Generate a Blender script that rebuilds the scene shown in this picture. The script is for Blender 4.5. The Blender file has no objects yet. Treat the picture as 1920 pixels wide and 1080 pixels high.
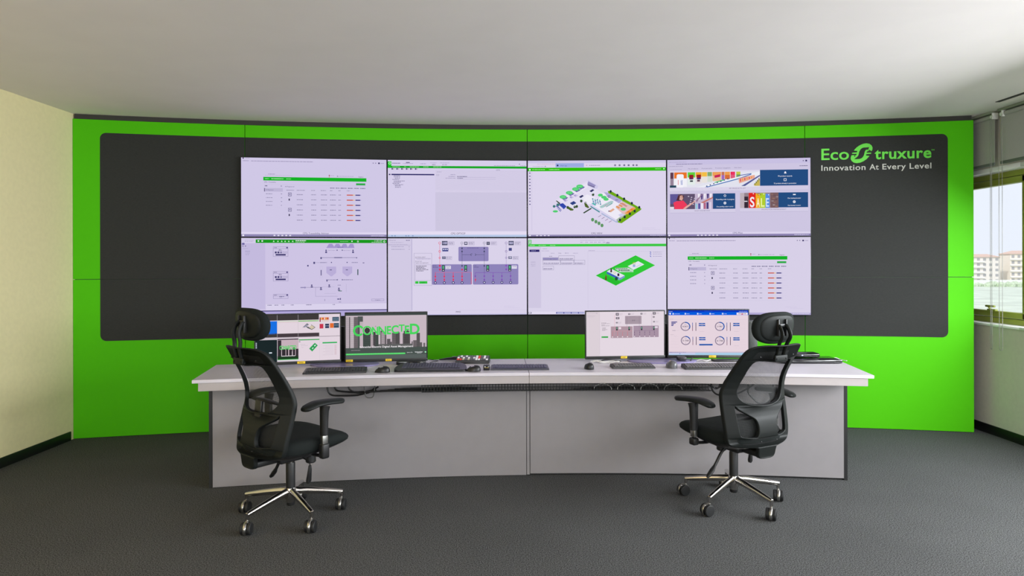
import bpy, bmesh, math, random
from mathutils import Vector, Matrix
C = bpy.context.scene.collection
SC = bpy.context.scene
PI = math.pi
EXPO = 0.0
SKY, DAY, UPL, UPR, REAR = 1.15, 98.0, 32.0, 10.0, 118.0  # strengths: sky, right windows, two added uplights, added rear windows

# ------------------------------------------------------------------ helpers
def lin(c):
    c = c / 255.0
    return c / 12.92 if c <= 0.04045 else ((c + 0.055) / 1.055) ** 2.4

def rgb(c):
    return (lin(c[0]), lin(c[1]), lin(c[2]), 1.0)

_m = {}
def mat(name, c, rough=0.5, metal=0.0, spec=0.5, grain=0.0, gscale=200.0, bump=0.0, stretch=None):
    """procedural surface: base colour with an optional fine grain of two tones and bump"""
    if name in _m:
        return _m[name]
    m = bpy.data.materials.new(name); m.use_nodes = True
    nt = m.node_tree; b = nt.nodes['Principled BSDF']
    b.inputs['Base Color'].default_value = rgb(c)
    b.inputs['Roughness'].default_value = rough
    b.inputs['Metallic'].default_value = metal
    b.inputs['Specular IOR Level'].default_value = spec
    if grain or bump:
        tc = nt.nodes.new('ShaderNodeTexCoord'); n = nt.nodes.new('ShaderNodeTexNoise')
        n.inputs['Scale'].default_value = gscale; n.inputs['Detail'].default_value = 3.0
        src = tc.outputs['Object']
        if stretch:
            mp = nt.nodes.new('ShaderNodeMapping'); mp.inputs['Scale'].default_value = stretch
            nt.links.new(src, mp.inputs['Vector']); src = mp.outputs['Vector']
        nt.links.new(src, n.inputs['Vector'])
        if grain:
            r = nt.nodes.new('ShaderNodeValToRGB')
            c0 = [max(0, x * (1 - grain)) for x in rgb(c)[:3]]; c1 = [min(1, x * (1 + grain)) for x in rgb(c)[:3]]
            r.color_ramp.elements[0].position = 0.35; r.color_ramp.elements[1].position = 0.65
            r.color_ramp.elements[0].color = (*c0, 1); r.color_ramp.elements[1].color = (*c1, 1)
            nt.links.new(n.outputs['Fac'], r.inputs['Fac']); nt.links.new(r.outputs['Color'], b.inputs['Base Color'])
        if bump:
            bp = nt.nodes.new('ShaderNodeBump'); bp.inputs['Strength'].default_value = bump; bp.inputs['Distance'].default_value = 0.004
            nt.links.new(n.outputs['Fac'], bp.inputs['Height']); nt.links.new(bp.outputs['Normal'], b.inputs['Normal'])
    _m[name] = m
    return m

def glow(c, k=1.0):
    """lit screen pixels of one colour"""
    key = 'screen_%d_%d_%d_%d' % (*c, int(k * 100))
    if key in _m:
        return _m[key]
    m = bpy.data.materials.new(key); m.use_nodes = True
    nt = m.node_tree; nt.nodes.clear()
    e = nt.nodes.new('ShaderNodeEmission'); o = nt.nodes.new('ShaderNodeOutputMaterial')
    e.inputs['Color'].default_value = rgb(c); e.inputs['Strength'].default_value = k / (2 ** EXPO)
    nt.links.new(e.outputs[0], o.inputs['Surface'])
    _m[key] = m
    return m

def link(name, me, mats, parent=None, smooth=True, ang=35):
    o = bpy.data.objects.new(name, me); C.objects.link(o)
    for m in (mats if isinstance(mats, (list, tuple)) else [mats]):
        me.materials.append(m)
    if smooth and len(me.polygons):
        me.polygons.foreach_set('use_smooth', [True] * len(me.polygons))
        me.set_sharp_from_angle(angle=math.radians(ang))
    if parent is not None:
        o.parent = parent
    return o

def obj(name, bm, mats, parent=None, smooth=True, ang=35):
    me = bpy.data.meshes.new(name)
    bmesh.ops.recalc_face_normals(bm, faces=bm.faces[:])
    bm.to_mesh(me); bm.free()
    return link(name, me, mats, parent, smooth, ang)

def tag(o, label, cat, group=None, kind=None):
    o['label'] = label; o['category'] = cat
    if group: o['group'] = group
    if kind: o['kind'] = kind
    return o

def thing(name, label, cat, loc=(0, 0, 0), rz=0.0, group=None):
    o = bpy.data.objects.new(name, None); C.objects.link(o)
    o.empty_display_size = 0.1
    o.location = loc; o.rotation_euler = (0, 0, rz)
    return tag(o, label, cat, group)

def struct(name, bm, m, label, cat, parent=None, **k):
    o = obj(name, bm, m, parent, **k)
    if parent is None: tag(o, label, cat, kind='structure')
    return o

def B():
    return bmesh.new()

def box(bm, x0, x1, y0, y1, z0, z1, bev=0.0, seg=2, M=None, mi=0):
    n0 = len(bm.verts)
    bm.verts.ensure_lookup_table()
    vs = [bm.verts.new((x, y, z)) for z in (z0, z1) for y in (y0, y1) for x in (x0, x1)]
    fs = [bm.faces.new([vs[i] for i in q]) for q in ((0, 2, 3, 1), (4, 5, 7, 6), (0, 1, 5, 4), (2, 6, 7, 3), (0, 4, 6, 2), (1, 3, 7, 5))]
    for f in fs: f.material_index = mi
    if bev > 0:
        es = list({e for f in fs for e in f.edges})
        r = bmesh.ops.bevel(bm, geom=es, offset=bev, segments=seg, profile=0.5, affect='EDGES')
        for f in r['faces']: f.material_index = mi
    bm.verts.ensure_lookup_table()
    if M is not None:
        for v in bm.verts[n0:]: v.co = M @ v.co
    return bm

def frame_of(d):
    d = d.normalized(); up = Vector((0, 0, 1)) if abs(d.z) < 0.95 else Vector((1, 0, 0))
    a = d.cross(up).normalized(); return a, a.cross(d).normalized()

def tube(bm, pts, r, n=10, ry=None, caps=True, mi=0):
    """sweep a round (or r x ry elliptical) section along points; r may be a list"""
    pts = [Vector(p) for p in pts]; rings = []
    a = b = None
    for i, p in enumerate(pts):
        d = (pts[min(i + 1, len(pts) - 1)] - pts[max(i - 1, 0)]).normalized()
        if a is None: a, b = frame_of(d)
        else:
            a = (a - d * a.dot(d)).normalized(); b = a.cross(d).normalized()
        rr = r[i] if isinstance(r, (list, tuple)) else r
        r2 = rr if ry is None else (ry[i] if isinstance(ry, (list, tuple)) else ry)
        rings.append([bm.verts.new(p + a * (rr * math.cos(2 * PI * k / n)) + b * (r2 * math.sin(2 * PI * k / n))) for k in range(n)])
    for i in range(len(rings) - 1):
        for k in range(n):
            f = bm.faces.new((rings[i][k], rings[i][(k + 1) % n], rings[i + 1][(k + 1) % n], rings[i + 1][k])); f.material_index = mi
    if caps:
        bm.faces.new(rings[0][::-1]).material_index = mi; bm.faces.new(rings[-1]).material_index = mi
    return bm

def lathe(bm, prof, n=24, M=None, mi=0):
    """profile [(r, z)] turned about z"""
    rings = []
    for r, z in prof:
        rings.append([bm.verts.new((max(r, 1e-5) * math.cos(2 * PI * k / n), max(r, 1e-5) * math.sin(2 * PI * k / n), z)) for k in range(n)])
    for i in range(len(rings) - 1):
        for k in range(n):
            bm.faces.new((rings[i][k], rings[i][(k + 1) % n], rings[i + 1][(k + 1) % n], rings[i + 1][k])).material_index = mi
    bm.faces.new(rings[0][::-1]).material_index = mi; bm.faces.new(rings[-1]).material_index = mi
    if M is not None:
        for rg in rings:
            for v in rg: v.co = M @ v.co
    return bm

def spline(cp, n=8, closed=False):
    """Catmull-Rom through control points"""
    cp = [Vector(p) for p in cp]; out = []; N = len(cp)
    for i in range(N if closed else N - 1):
        g = lambda k: cp[k % N] if closed else cp[max(0, min(N - 1, k))]
        p0, p1, p2, p3 = g(i - 1), g(i), g(i + 1), g(i + 2)
        for j in range(n):
            t = j / n
            out.append(0.5 * ((2 * p1) + (p2 - p0) * t + (2 * p0 - 5 * p1 + 4 * p2 - p3) * t * t + (3 * p1 - p0 - 3 * p2 + p3) * t ** 3))
    if not closed: out.append(cp[-1])
    return out

def plate(loops, depth, bev=0.0):
    """flat 2D shape with holes, thickness 2*depth, rounded rims; returns mesh in the XY plane"""
    cu = bpy.data.curves.new('plate', 'CURVE'); cu.dimensions = '2D'; cu.fill_mode = 'BOTH'
    cu.extrude = depth; cu.bevel_depth = bev; cu.bevel_resolution = 2
    for lp in loops:
        s = cu.splines.new('POLY'); s.points.add(len(lp) - 1)
        for p, q in zip(s.points, lp): p.co = (q[0], q[1], 0, 1)
        s.use_cyclic_u = True
    o = bpy.data.objects.new('plate', cu); C.objects.link(o)
    dg = bpy.context.evaluated_depsgraph_get()
    me = bpy.data.meshes.new_from_object(o.evaluated_get(dg))
    bpy.data.objects.remove(o); bpy.data.curves.remove(cu)
    me.materials.clear()
    return me

def text_mesh(s, ext=0.0, off=0.0, space=1.0):
    cu = bpy.data.curves.new('lettering', 'FONT'); cu.body = s; cu.extrude = ext; cu.offset = off; cu.space_character = space
    cu.resolution_u = 4
    o = bpy.data.objects.new('lettering', cu); C.objects.link(o)
    dg = bpy.context.evaluated_depsgraph_get()
    me = bpy.data.meshes.new_from_object(o.evaluated_get(dg))
    bpy.data.objects.remove(o); bpy.data.curves.remove(cu)
    me.materials.clear()
    return me

# ------------------------------------------------------------------ materials
M_green = mat('green_laminate', (76, 186, 2), 0.6, spec=0.15)
M_char = mat('charcoal_fabric_panel', (52, 53, 52), 0.85, spec=0.12, grain=0.12, gscale=60, stretch=(1, 1, 9))
M_black = mat('black_plastic', (22, 22, 23), 0.45)
M_dark = mat('dark_trim', (46, 44, 42), 0.6)
M_white = mat('white_laminate', (174, 166, 166), 0.35, spec=0.5, grain=0.015, gscale=12)
M_top = mat('white_desktop', (206, 200, 208), 0.34, spec=0.85, grain=0.015, gscale=12)
M_panel = mat('light_grey_laminate', (138, 134, 136), 0.4, spec=0.3, grain=0.015, gscale=12)  # white laminate darkened: shade under the overhang is in the base colour
M_wall = mat('cream_plaster', (230, 219, 172), 0.85, spec=0.2, grain=0.02, gscale=30, bump=0.05)
M_wall2 = mat('pale_plaster', (212, 208, 196), 0.85, spec=0.2, grain=0.02, gscale=30, bump=0.05)
M_ceil = mat('ceiling_paint', (238, 230, 230), 0.9, spec=0.15, grain=0.012, gscale=3)
M_base = mat('black_baseboard', (14, 14, 15), 0.5)
M_olive = mat('olive_window_paint', (142, 152, 62), 0.45)  # green bounce from the panelling is put into the frame colour
M_sill = mat('white_sill', (244, 244, 242), 0.4)
M_chrome = mat('chrome', (205, 200, 196), 0.14, metal=1.0)
M_steel = mat('brushed_steel', (168, 166, 162), 0.3, metal=1.0)
M_seat = mat('black_seat_fabric', (20, 25, 24), 0.85, spec=0.25, grain=0.3, gscale=420, bump=0.25)
M_frame = mat('black_nylon', (22, 25, 24), 0.5, spec=0.2, grain=0.15, gscale=500, bump=0.06)
M_frame2 = mat('grey_nylon', (62, 66, 65), 0.4, spec=0.5, grain=0.1, gscale=500, bump=0.06)
M_rubber = mat('rubber', (16, 17, 18), 0.6)
M_blind = mat('grey_blind_fabric', (178, 178, 174), 0.85, spec=0.2, grain=0.05, gscale=300)
M_yellow = mat('yellow_sticker', (226, 190, 28), 0.5)
M_key = mat('dark_keys', (48, 48, 52), 0.4)
M_keyb = mat('keyboard_black', (24, 24, 27), 0.35)
M_cable = mat('black_cable', (14, 14, 15), 0.5)
M_wcable = mat('white_cable', (225, 224, 220), 0.45)
M_metalwire = mat('dark_wire', (58, 60, 60), 0.45, metal=0.6)
M_gloss = mat('glossy_black', (14, 14, 17), 0.12, spec=0.6)
M_disc = mat('stand_grey_metal', (140, 132, 172), 0.3, metal=0.3)  # lavender reflection of the screens is put into the base colour

def carpet():
    m = bpy.data.materials.new('carpet'); m.use_nodes = True
    nt = m.node_tree; b = nt.nodes['Principled BSDF']; b.inputs['Roughness'].default_value = 1.0
    b.inputs['Specular IOR Level'].default_value = 0.05
    tc = nt.nodes.new('ShaderNodeTexCoord')
    n = nt.nodes.new('ShaderNodeTexNoise'); n.inputs['Scale'].default_value = 170; n.inputs['Detail'].default_value = 5; n.inputs['Roughness'].default_value = 0.75
    n2 = nt.nodes.new('ShaderNodeTexNoise'); n2.inputs['Scale'].default_value = 1.6; n2.inputs['Detail'].default_value = 3
    r = nt.nodes.new('ShaderNodeValToRGB')
    r.color_ramp.elements[0].position = 0.38; r.color_ramp.elements[0].color = rgb((20, 20, 19))
    r.color_ramp.elements[1].position = 0.62; r.color_ramp.elements[1].color = rgb((111, 112, 112))
    mx = nt.nodes.new('ShaderNodeMix'); mx.data_type = 'RGBA'; mx.blend_type = 'MULTIPLY'; mx.inputs[0].default_value = 0.25
    for a in (n, n2): nt.links.new(tc.outputs['Object'], a.inputs['Vector'])
    nt.links.new(n.outputs['Fac'], r.inputs['Fac'])
    nt.links.new(r.outputs['Color'], mx.inputs[6]); nt.links.new(n2.outputs['Fac'], mx.inputs[7])
    nt.links.new(mx.outputs[2], b.inputs['Base Color'])
    bp = nt.nodes.new('ShaderNodeBump'); bp.inputs['Strength'].default_value = 0.05; bp.inputs['Distance'].default_value = 0.003
    nt.links.new(n.outputs['Fac'], bp.inputs['Height']); nt.links.new(bp.outputs['Normal'], b.inputs['Normal'])
    return m
M_carpet = carpet()

def clear_glass():
    m = bpy.data.materials.new('window_glass'); m.use_nodes = True
    nt = m.node_tree; nt.nodes.clear()
    t = nt.nodes.new('ShaderNodeBsdfTransparent'); g = nt.nodes.new('ShaderNodeBsdfGlossy'); g.inputs['Roughness'].default_value = 0.02
    t.inputs['Color'].default_value = (0.97, 0.98, 0.98, 1)
    x = nt.nodes.new('ShaderNodeMixShader'); x.inputs['Fac'].default_value = 0.05
    o = nt.nodes.new('ShaderNodeOutputMaterial')
    nt.links.new(t.outputs[0], x.inputs[1]); nt.links.new(g.outputs[0], x.inputs[2]); nt.links.new(x.outputs[0], o.inputs['Surface'])
    return m
M_glass = clear_glass()

def mesh_cloth():
    """woven chair mesh: dark threads with open holes"""
    m = bpy.data.materials.new('woven_mesh'); m.use_nodes = True
    nt = m.node_tree; b = nt.nodes['Principled BSDF']; b.inputs['Base Color'].default_value = rgb((26, 28, 28)); b.inputs['Roughness'].default_value = 0.7
    tc = nt.nodes.new('ShaderNodeTexCoord'); mp = nt.nodes.new('ShaderNodeMapping')
    mp.inputs['Scale'].default_value = (210, 1, 260)
    ck = nt.nodes.new('ShaderNodeTexVoronoi'); ck.feature = 'DISTANCE_TO_EDGE'; ck.inputs['Scale'].default_value = 1.0; ck.inputs['Randomness'].default_value = 0.0
    mp.inputs['Rotation'].default_value = (0, 0, 0)
    th = nt.nodes.new('ShaderNodeMath'); th.operation = 'GREATER_THAN'; th.inputs[1].default_value = 0.17
    t = nt.nodes.new('ShaderNodeBsdfTransparent'); x = nt.nodes.new('ShaderNodeMixShader')
    nt.links.new(tc.outputs['Object'], mp.inputs['Vector']); nt.links.new(mp.outputs['Vector'], ck.inputs['Vector'])
    nt.links.new(ck.outputs['Distance'], th.inputs[0]); nt.links.new(th.outputs[0], x.inputs['Fac'])
    nt.links.new(b.outputs[0], x.inputs[1]); nt.links.new(t.outputs[0], x.inputs[2])
    nt.links.new(x.outputs[0], nt.nodes['Material Output'].inputs['Surface'])
    return m
M_mesh = mesh_cloth()

# ------------------------------------------------------------------ room shell
XL, XR, YF, YB, ZC = -3.76, 4.17, -3.2, 6.3, 2.787
b = B(); box(b, XL - .2, XR + .25, YF - .2, YB + .2, -.12, 0); struct('floor', b, M_carpet, 'grey heathered carpet floor of the control room', 'floor')
b = B(); box(b, XL - .2, XR + .25, YF - .2, YB + .2, ZC, ZC + .15)
CEIL = struct('ceiling', b, M_ceil, 'plain pale grey painted ceiling', 'ceiling')
b = B(); box(b, XL - .2, XL, YF - .2, YB + .2, 0, ZC); struct('wall_left', b, M_wall, 'cream plaster wall on the left side', 'wall')
b = B(); xs_ = [XL, -3.25, -1.35, 1.55, 3.45, XR + .25]
box(b, XL, XR + .25, YF - .2, YF, 0, .7); box(b, XL, XR + .25, YF - .2, YF, 2.3, ZC)
for i_ in (0, 2, 4): box(b, xs_[i_], xs_[i_ + 1], YF - .2, YF, .7, 2.3)
struct('wall_front', b, M_wall2, 'pale wall with two windows behind the viewpoint', 'wall')
for n_, (x0, x1) in ((8, (-3.25, -1.35)), (9, (1.55, 3.45))):  # unseen rear windows, added to let in frontal fill light
    w = thing('window_%d' % n_, 'olive framed window in the wall behind the viewpoint, %s one' % ('left' if n_ == 8 else 'right'), 'window'); w['kind'] = 'structure'
    b = B(); box(b, x0, x1, YF - .15, YF - .09, .7, .76, .004); box(b, x0, x1, YF - .15, YF - .09, 2.24, 2.3, .004); box(b, x0, x0 + .06, YF - .15, YF - .09, .75, 2.25, .004); box(b, x1 - .06, x1, YF - .15, YF - .09, .75, 2.25, .004); obj('window_frame', b, M_olive, w)
    b = B(); box(b, x0 + .05, x1 - .05, YF - .123, YF - .117, .75, 2.25); obj('pane', b, M_glass, w)
b = B(); box(b, XL, XR + .25, YB, YB + .2, 0, ZC); struct('wall_rear', b, M_dark, 'dark wall behind the curved green panelling', 'wall')
ZS0, ZS1 = .957, 2.29          # window opening
WY0, WY1 = -2.4, 6.3
b = B()
box(b, XR, XR + .25, YF, YB, 0, ZS0); box(b, XR, XR + .25, YF, YB, ZS1, ZC)
box(b, XR, XR + .25, YF, WY0, ZS0, ZS1); box(b, XR, XR + .25, WY1, YB, ZS0, ZS1)
struct('wall_right', b, M_wall2, 'pale plaster wall on the right with a strip of windows', 'wall')
b = B(); box(b, XL, XL + .012, YF, 5.53, 0, .076, .002); struct('baseboard_left', b, M_base, 'black baseboard along the left wall', 'baseboard')
b = B(); box(b, XR - .012, XR, YF, YB, 0, .08, .002); struct('baseboard_right', b, M_base, 'black baseboard along the right wall', 'baseboard')

# windows: a run of framed panes along the right wall
edges = [6.3, 5.33, 4.02, 2.77, 1.52, .27, -.98, -2.4]
for i in range(len(edges) - 1):
    y1, y0 = edges[i], edges[i + 1]
    w = thing('window_%d' % (i + 1), ('olive framed window at the end of the right wall beside the green panelling' if i == 0 else 'olive framed window of the right wall strip, number %d from the panelling' % (i + 1)), 'window')
    w['kind'] = 'structure'
    b = B(); x0, x1 = XR + .10, XR + .165
    box(b, x0, x1, y0, y1, ZS0 + .004, ZS0 + .052, .004); box(b, x0, x1, y0, y1, ZS1 - .062, ZS1 - .012, .004)
    box(b, x0, x1, y0, y0 + .05, ZS0 + .04, ZS1 - .05, .004); box(b, x0, x1, y1 - .05, y1, ZS0 + .04, ZS1 - .05, .004)
    obj('window_frame', b, M_olive, w)
    b = B(); x0, x1 = XR + .092, XR + .15; a0, a1, c0, c1 = y0 + .056, y1 - .056, ZS0 + .057, ZS1 - .067
    box(b, x0, x1, a0, a1, c0, c0 + .052, .005); box(b, x0, x1, a0, a1, c1 - .055, c1, .005)
    box(b, x0, x1, a0, a0 + .052, c0, c1, .005); box(b, x0, x1, a1 - .052, a1, c0, c1, .005)
    s = obj('sash', b, M_olive, w)
    b = B(); box(b, XR + .116, XR + .122, a0 + .04, a1 - .04, c0 + .04, c1 - .04); obj('pane', b, M_glass, w)
    b = B(); box(b, XR - .02, XR + .10, y0, y1, ZS0 - .016, ZS0 + .004, .002); obj('window_sill', b, M_sill, w)
    b = B(); box(b, XR - .006, XR + .10, y0, y1, ZS1 - .012, ZS1 + .026, .002); obj('lintel_board', b, M_sill, w)
    if i == 0:
        b = B(); box(b, XR + .068, XR + .094, 5.71, 5.81, c0 + .05, c0 + .068, .004); tube(b, [(XR + .07, 5.765, c0 + .065), (XR + .05, 5.765, c0 + .088)], .008)
        box(b, XR + .036, XR + .056, 5.685, 5.79, c0 + .086, c0 + .104, .005)
        obj('window_handle', b, M_olive, w)

# ceiling slot diffuser near the window
b = B(); box(b, 3.895, 3.93, 2.0, 5.24, ZC - .004, ZC + .0, .0)
tag(obj('ceiling_slot_diffuser', b, M_dark), 'narrow dark linear slot in the ceiling near the window wall', 'air vent')

# roller blinds with bead chains
def beadchain(bm, x, y, zt, zb, w):
    pts = [(y - w / 2, zt - k * .0105) for k in range(int((zt - zb) / .0105))]
    n = 7
    pts += [(y - w / 2 * math.cos(PI * k / n), zb - w / 2 * math.sin(PI * k / n)) for k in range(n + 1)]
    pts += [(y + w / 2, zb + k * .0105) for k in range(int((zt - zb) / .0105))]
    for yy, z in pts:
        bmesh.ops.create_icosphere(bm, subdivisions=1, radius=.0036, matrix=Matrix.Translation((x, yy, z)))
    tube(bm, [(x, yy, z) for yy, z in pts], .0012, 4)
for y0, y1, cy, cw, zb, lab in ((5.555, 6.04, 5.567, .016, .76, 'grey roller blind pulled up next to the green panelling'),
                            (3.6, 5.487, 5.458, .036, .772, 'wider grey roller blind pulled up nearer the viewer')):
    r = thing('roller_blind', lab, 'window blind', (XR - .045, (y0 + y1) / 2, 2.72), 0, 'roller blinds over the right windows')
    def rel(bm):
        for v in bm.verts: v.co -= Vector((XR - .045, (y0 + y1) / 2, 2.72))
        return bm
    b = B(); box(b, XR - .047, XR - .044, y0, y1, 2.345, 2.735); obj('fabric', rel(b), M_blind, r)
    b = B(); box(b, XR - .052, XR - .040, y0, y1, 2.322, 2.347, .003); obj('bottom_bar', rel(b), mat('blind_bar', (112, 116, 112), .5), r)
    b = B(); tube(b, [(XR - .045, y0, 2.742), (XR - .045, y1, 2.742)], .02, 14); obj('roller_tube', rel(b), M_blind, r)
    b = B(); box(b, XR - .075, XR, y0, y1, 2.766, ZC, .003); obj('head_rail', rel(b), mat('rail_grey', (150, 156, 140), .5), r)
    b = B(); box(b, XR - .07, XR - .02, cy - .02, cy - .005, 2.715, 2.77, .004); tube(b, [(XR - .055, cy - .026, 2.74), (XR - .055, cy + .012, 2.74)], .016, 12); obj('bracket', rel(b), M_sill, r)
    b = B(); beadchain(b, XR - .07, cy, 2.735, zb, cw); obj('bead_chain', rel(b), mat('bead_grey', (150, 148, 146), .35), r)

# ------------------------------------------------------------------ curved panelled wall
WX, WYc, WR = 0.467, -11.941, 18.012
def wp(s, z, off=0.0):
    t = s / WR
    return Vector((WX + (WR - off) * math.sin(t), WYc + (WR - off) * math.cos(t), z))
def sx(x): return WR * math.asin((x - WX) / WR)

def arc_plate(bm, s0, s1, zlo, zhi, off0, off1, n=24, mi=0):
    """curved slab between arc lengths s0..s1; zlo/zhi may be functions of s; off0 near face, off1 far face"""
    fl = zlo if callable(zlo) else (lambda s: zlo); fh = zhi if callable(zhi) else (lambda s: zhi)
    ss = s0 if isinstance(s0, list) else [s0 + (s1 - s0) * i / n for i in range(n + 1)]
    q = [[bm.verts.new(wp(s, fl(s), off0)), bm.verts.new(wp(s, fh(s), off0)), bm.verts.new(wp(s, fh(s), off1)), bm.verts.new(wp(s, fl(s), off1))] for s in ss]
    for i in range(len(ss) - 1):
        for k in range(4):
            bm.faces.new((q[i][k], q[i][(k + 1) % 4], q[i + 1][(k + 1) % 4], q[i + 1][k])).material_index = mi
    bm.faces.new(q[0]); bm.faces.new(q[-1][::-1])

ZSEAM, ZTOP = 1.366, 2.743
seams = [sx(-3.757), sx(-2.396), sx(.144), sx(2.673), sx(4.052)]
b = B(); arc_plate(b, seams[0], seams[-1], 0, ZTOP, -.03, -.06, 60)
wall = struct('wall_back', b, M_black, 'curved back wall of bright green panels with a dark grey band', 'wall')
G = .0028
for i in range(4):
    for z0, z1 in ((.004, ZSEAM - .0026), (ZSEAM + .0026, ZTOP)):
        b = B(); arc_plate(b, seams[i] + (G if i else 0), seams[i + 1] - (G if i < 3 else 0), z0, z1, 0, -.03, 24)
        obj('green_panel', b, M_green, wall)
g0, g1, gz0, gz1, gr = sx(-3.554), sx(3.853), .832, 2.632, .05
def rlo(s):
    d = min(s - g0, g1 - s)
    return gz0 + (gr - math.sqrt(max(0, gr * gr - (gr - d) ** 2)) if d < gr else 0)
def rhi(s): return gz1 + gz0 - rlo(s)
cuts = [g0] + seams[1:4] + [g1]
for i in range(4):
    a0, a1 = cuts[i] + (G if i else 0), cuts[i + 1] - (G if i < 3 else 0)
    ss = [a0 + (a1 - a0) * k / 24 for k in range(25)]
    if i == 0: ss = sorted(set(ss + [g0 + gr * (1 - math.cos(PI / 2 * k / 8)) for k in range(9)]))
    if i == 3: ss = sorted(set(ss + [g1 - gr * (1 - math.cos(PI / 2 * k / 8)) for k in range(9)]))
    for f0, f1 in ((rlo, ZSEAM - .0026), (ZSEAM + .0026, rhi)):
        b = B(); arc_plate(b, ss, None, f0, f1, .002, 0)
        obj('grey_panel', b, M_char, wall)
b = B(); arc_plate(b, sx(-3.745), sx(4.04), ZTOP + .002, ZC - .001, -.004, -.05, 60)
struct('trim_1', b, M_dark, 'dark trim strip between the green panels and the ceiling', 'trim')

# ------------------------------------------------------------------ lettering on the grey band
def sign_s(u):
    d = u - 1540.0
    return sx(2.814 + .004336 * d + 1.57e-6 * d * (214 - d))
def bend(me, off):
    for v in me.vertices:
        v.co = wp(v.co.x, v.co.y, off + v.co.z)
def fit(me, x0, x1, yb, cap, capref, zoff=0.0, flip=1):
    xs = [v.co.x for v in me.vertices]; a, c = min(xs), max(xs)
    for v in me.vertices:
        v.co.x = x0 + (v.co.x - a) / (c - a) * (x1 - x0); v.co.y = yb + v.co.y * cap / capref; v.co.z = v.co.z + zoff
    return me
M_lime = mat('lime_vinyl', (98, 214, 62), 0.45)
M_let = mat('pale_grey_vinyl', (196, 196, 190), 0.5)
sign = thing('wall_lettering', 'green and pale grey lettering with round S emblem on the dark wall near the window', 'sign', wp(sign_s(1647), 2.46, .0))
def signpart(name, me, m):
    bend(me, .0035)
    for v in me.vertices: v.co -= sign.location
    return link(name, me, m, sign, smooth=False)
T = .0015
signpart('lettering', fit(text_mesh('Eco', T, .012), sign_s(1540), sign_s(1591), 2.429, .102, .70), M_lime)
signpart('lettering', fit(text_mesh('truxure', T, .022, 1.06), sign_s(1639.5), sign_s(1749), 2.426, .098, .72), M_lime)
signpart('trademark', fit(text_mesh('TM', T), sign_s(1748.7), sign_s(1755), 2.487, .012, .70), M_lime)
for wd, u0, u1 in (('Innovation', 1540, 1622), ('At', 1629.5, 1647), ('Every', 1654, 1699), ('Level', 1706.5, 1749)):
    signpart('tagline_word', fit(text_mesh(wd, T, .010, 1.08), sign_s(u0), sign_s(u1), 2.331, .050, .70), M_let)
def sg(p): return (sign_s(1520 + p[0] / 7.385), 2.481 - (p[1] - 200) / 7.385 * .0048)
up = [(600, 150), (632, 116), (675, 88), (720, 70), (765, 64), (808, 72), (838, 95), (852, 125), (850, 152), (838, 176), (785, 176), (790, 160), (806, 119), (725, 122), (700, 132), (682, 150), (668, 175), (655, 225), (640, 246), (596, 247), (600, 226), (628, 222), (632, 206), (566, 205), (570, 190), (636, 186), (640, 166), (592, 160)]
dn = [(1400 - x, 400 - y) for x, y in up]
me = plate([[Vector((*sg(p), 0)) for p in up], [Vector((*sg(p), 0)) for p in dn]], T)
signpart('emblem', me, M_lime)
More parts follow.
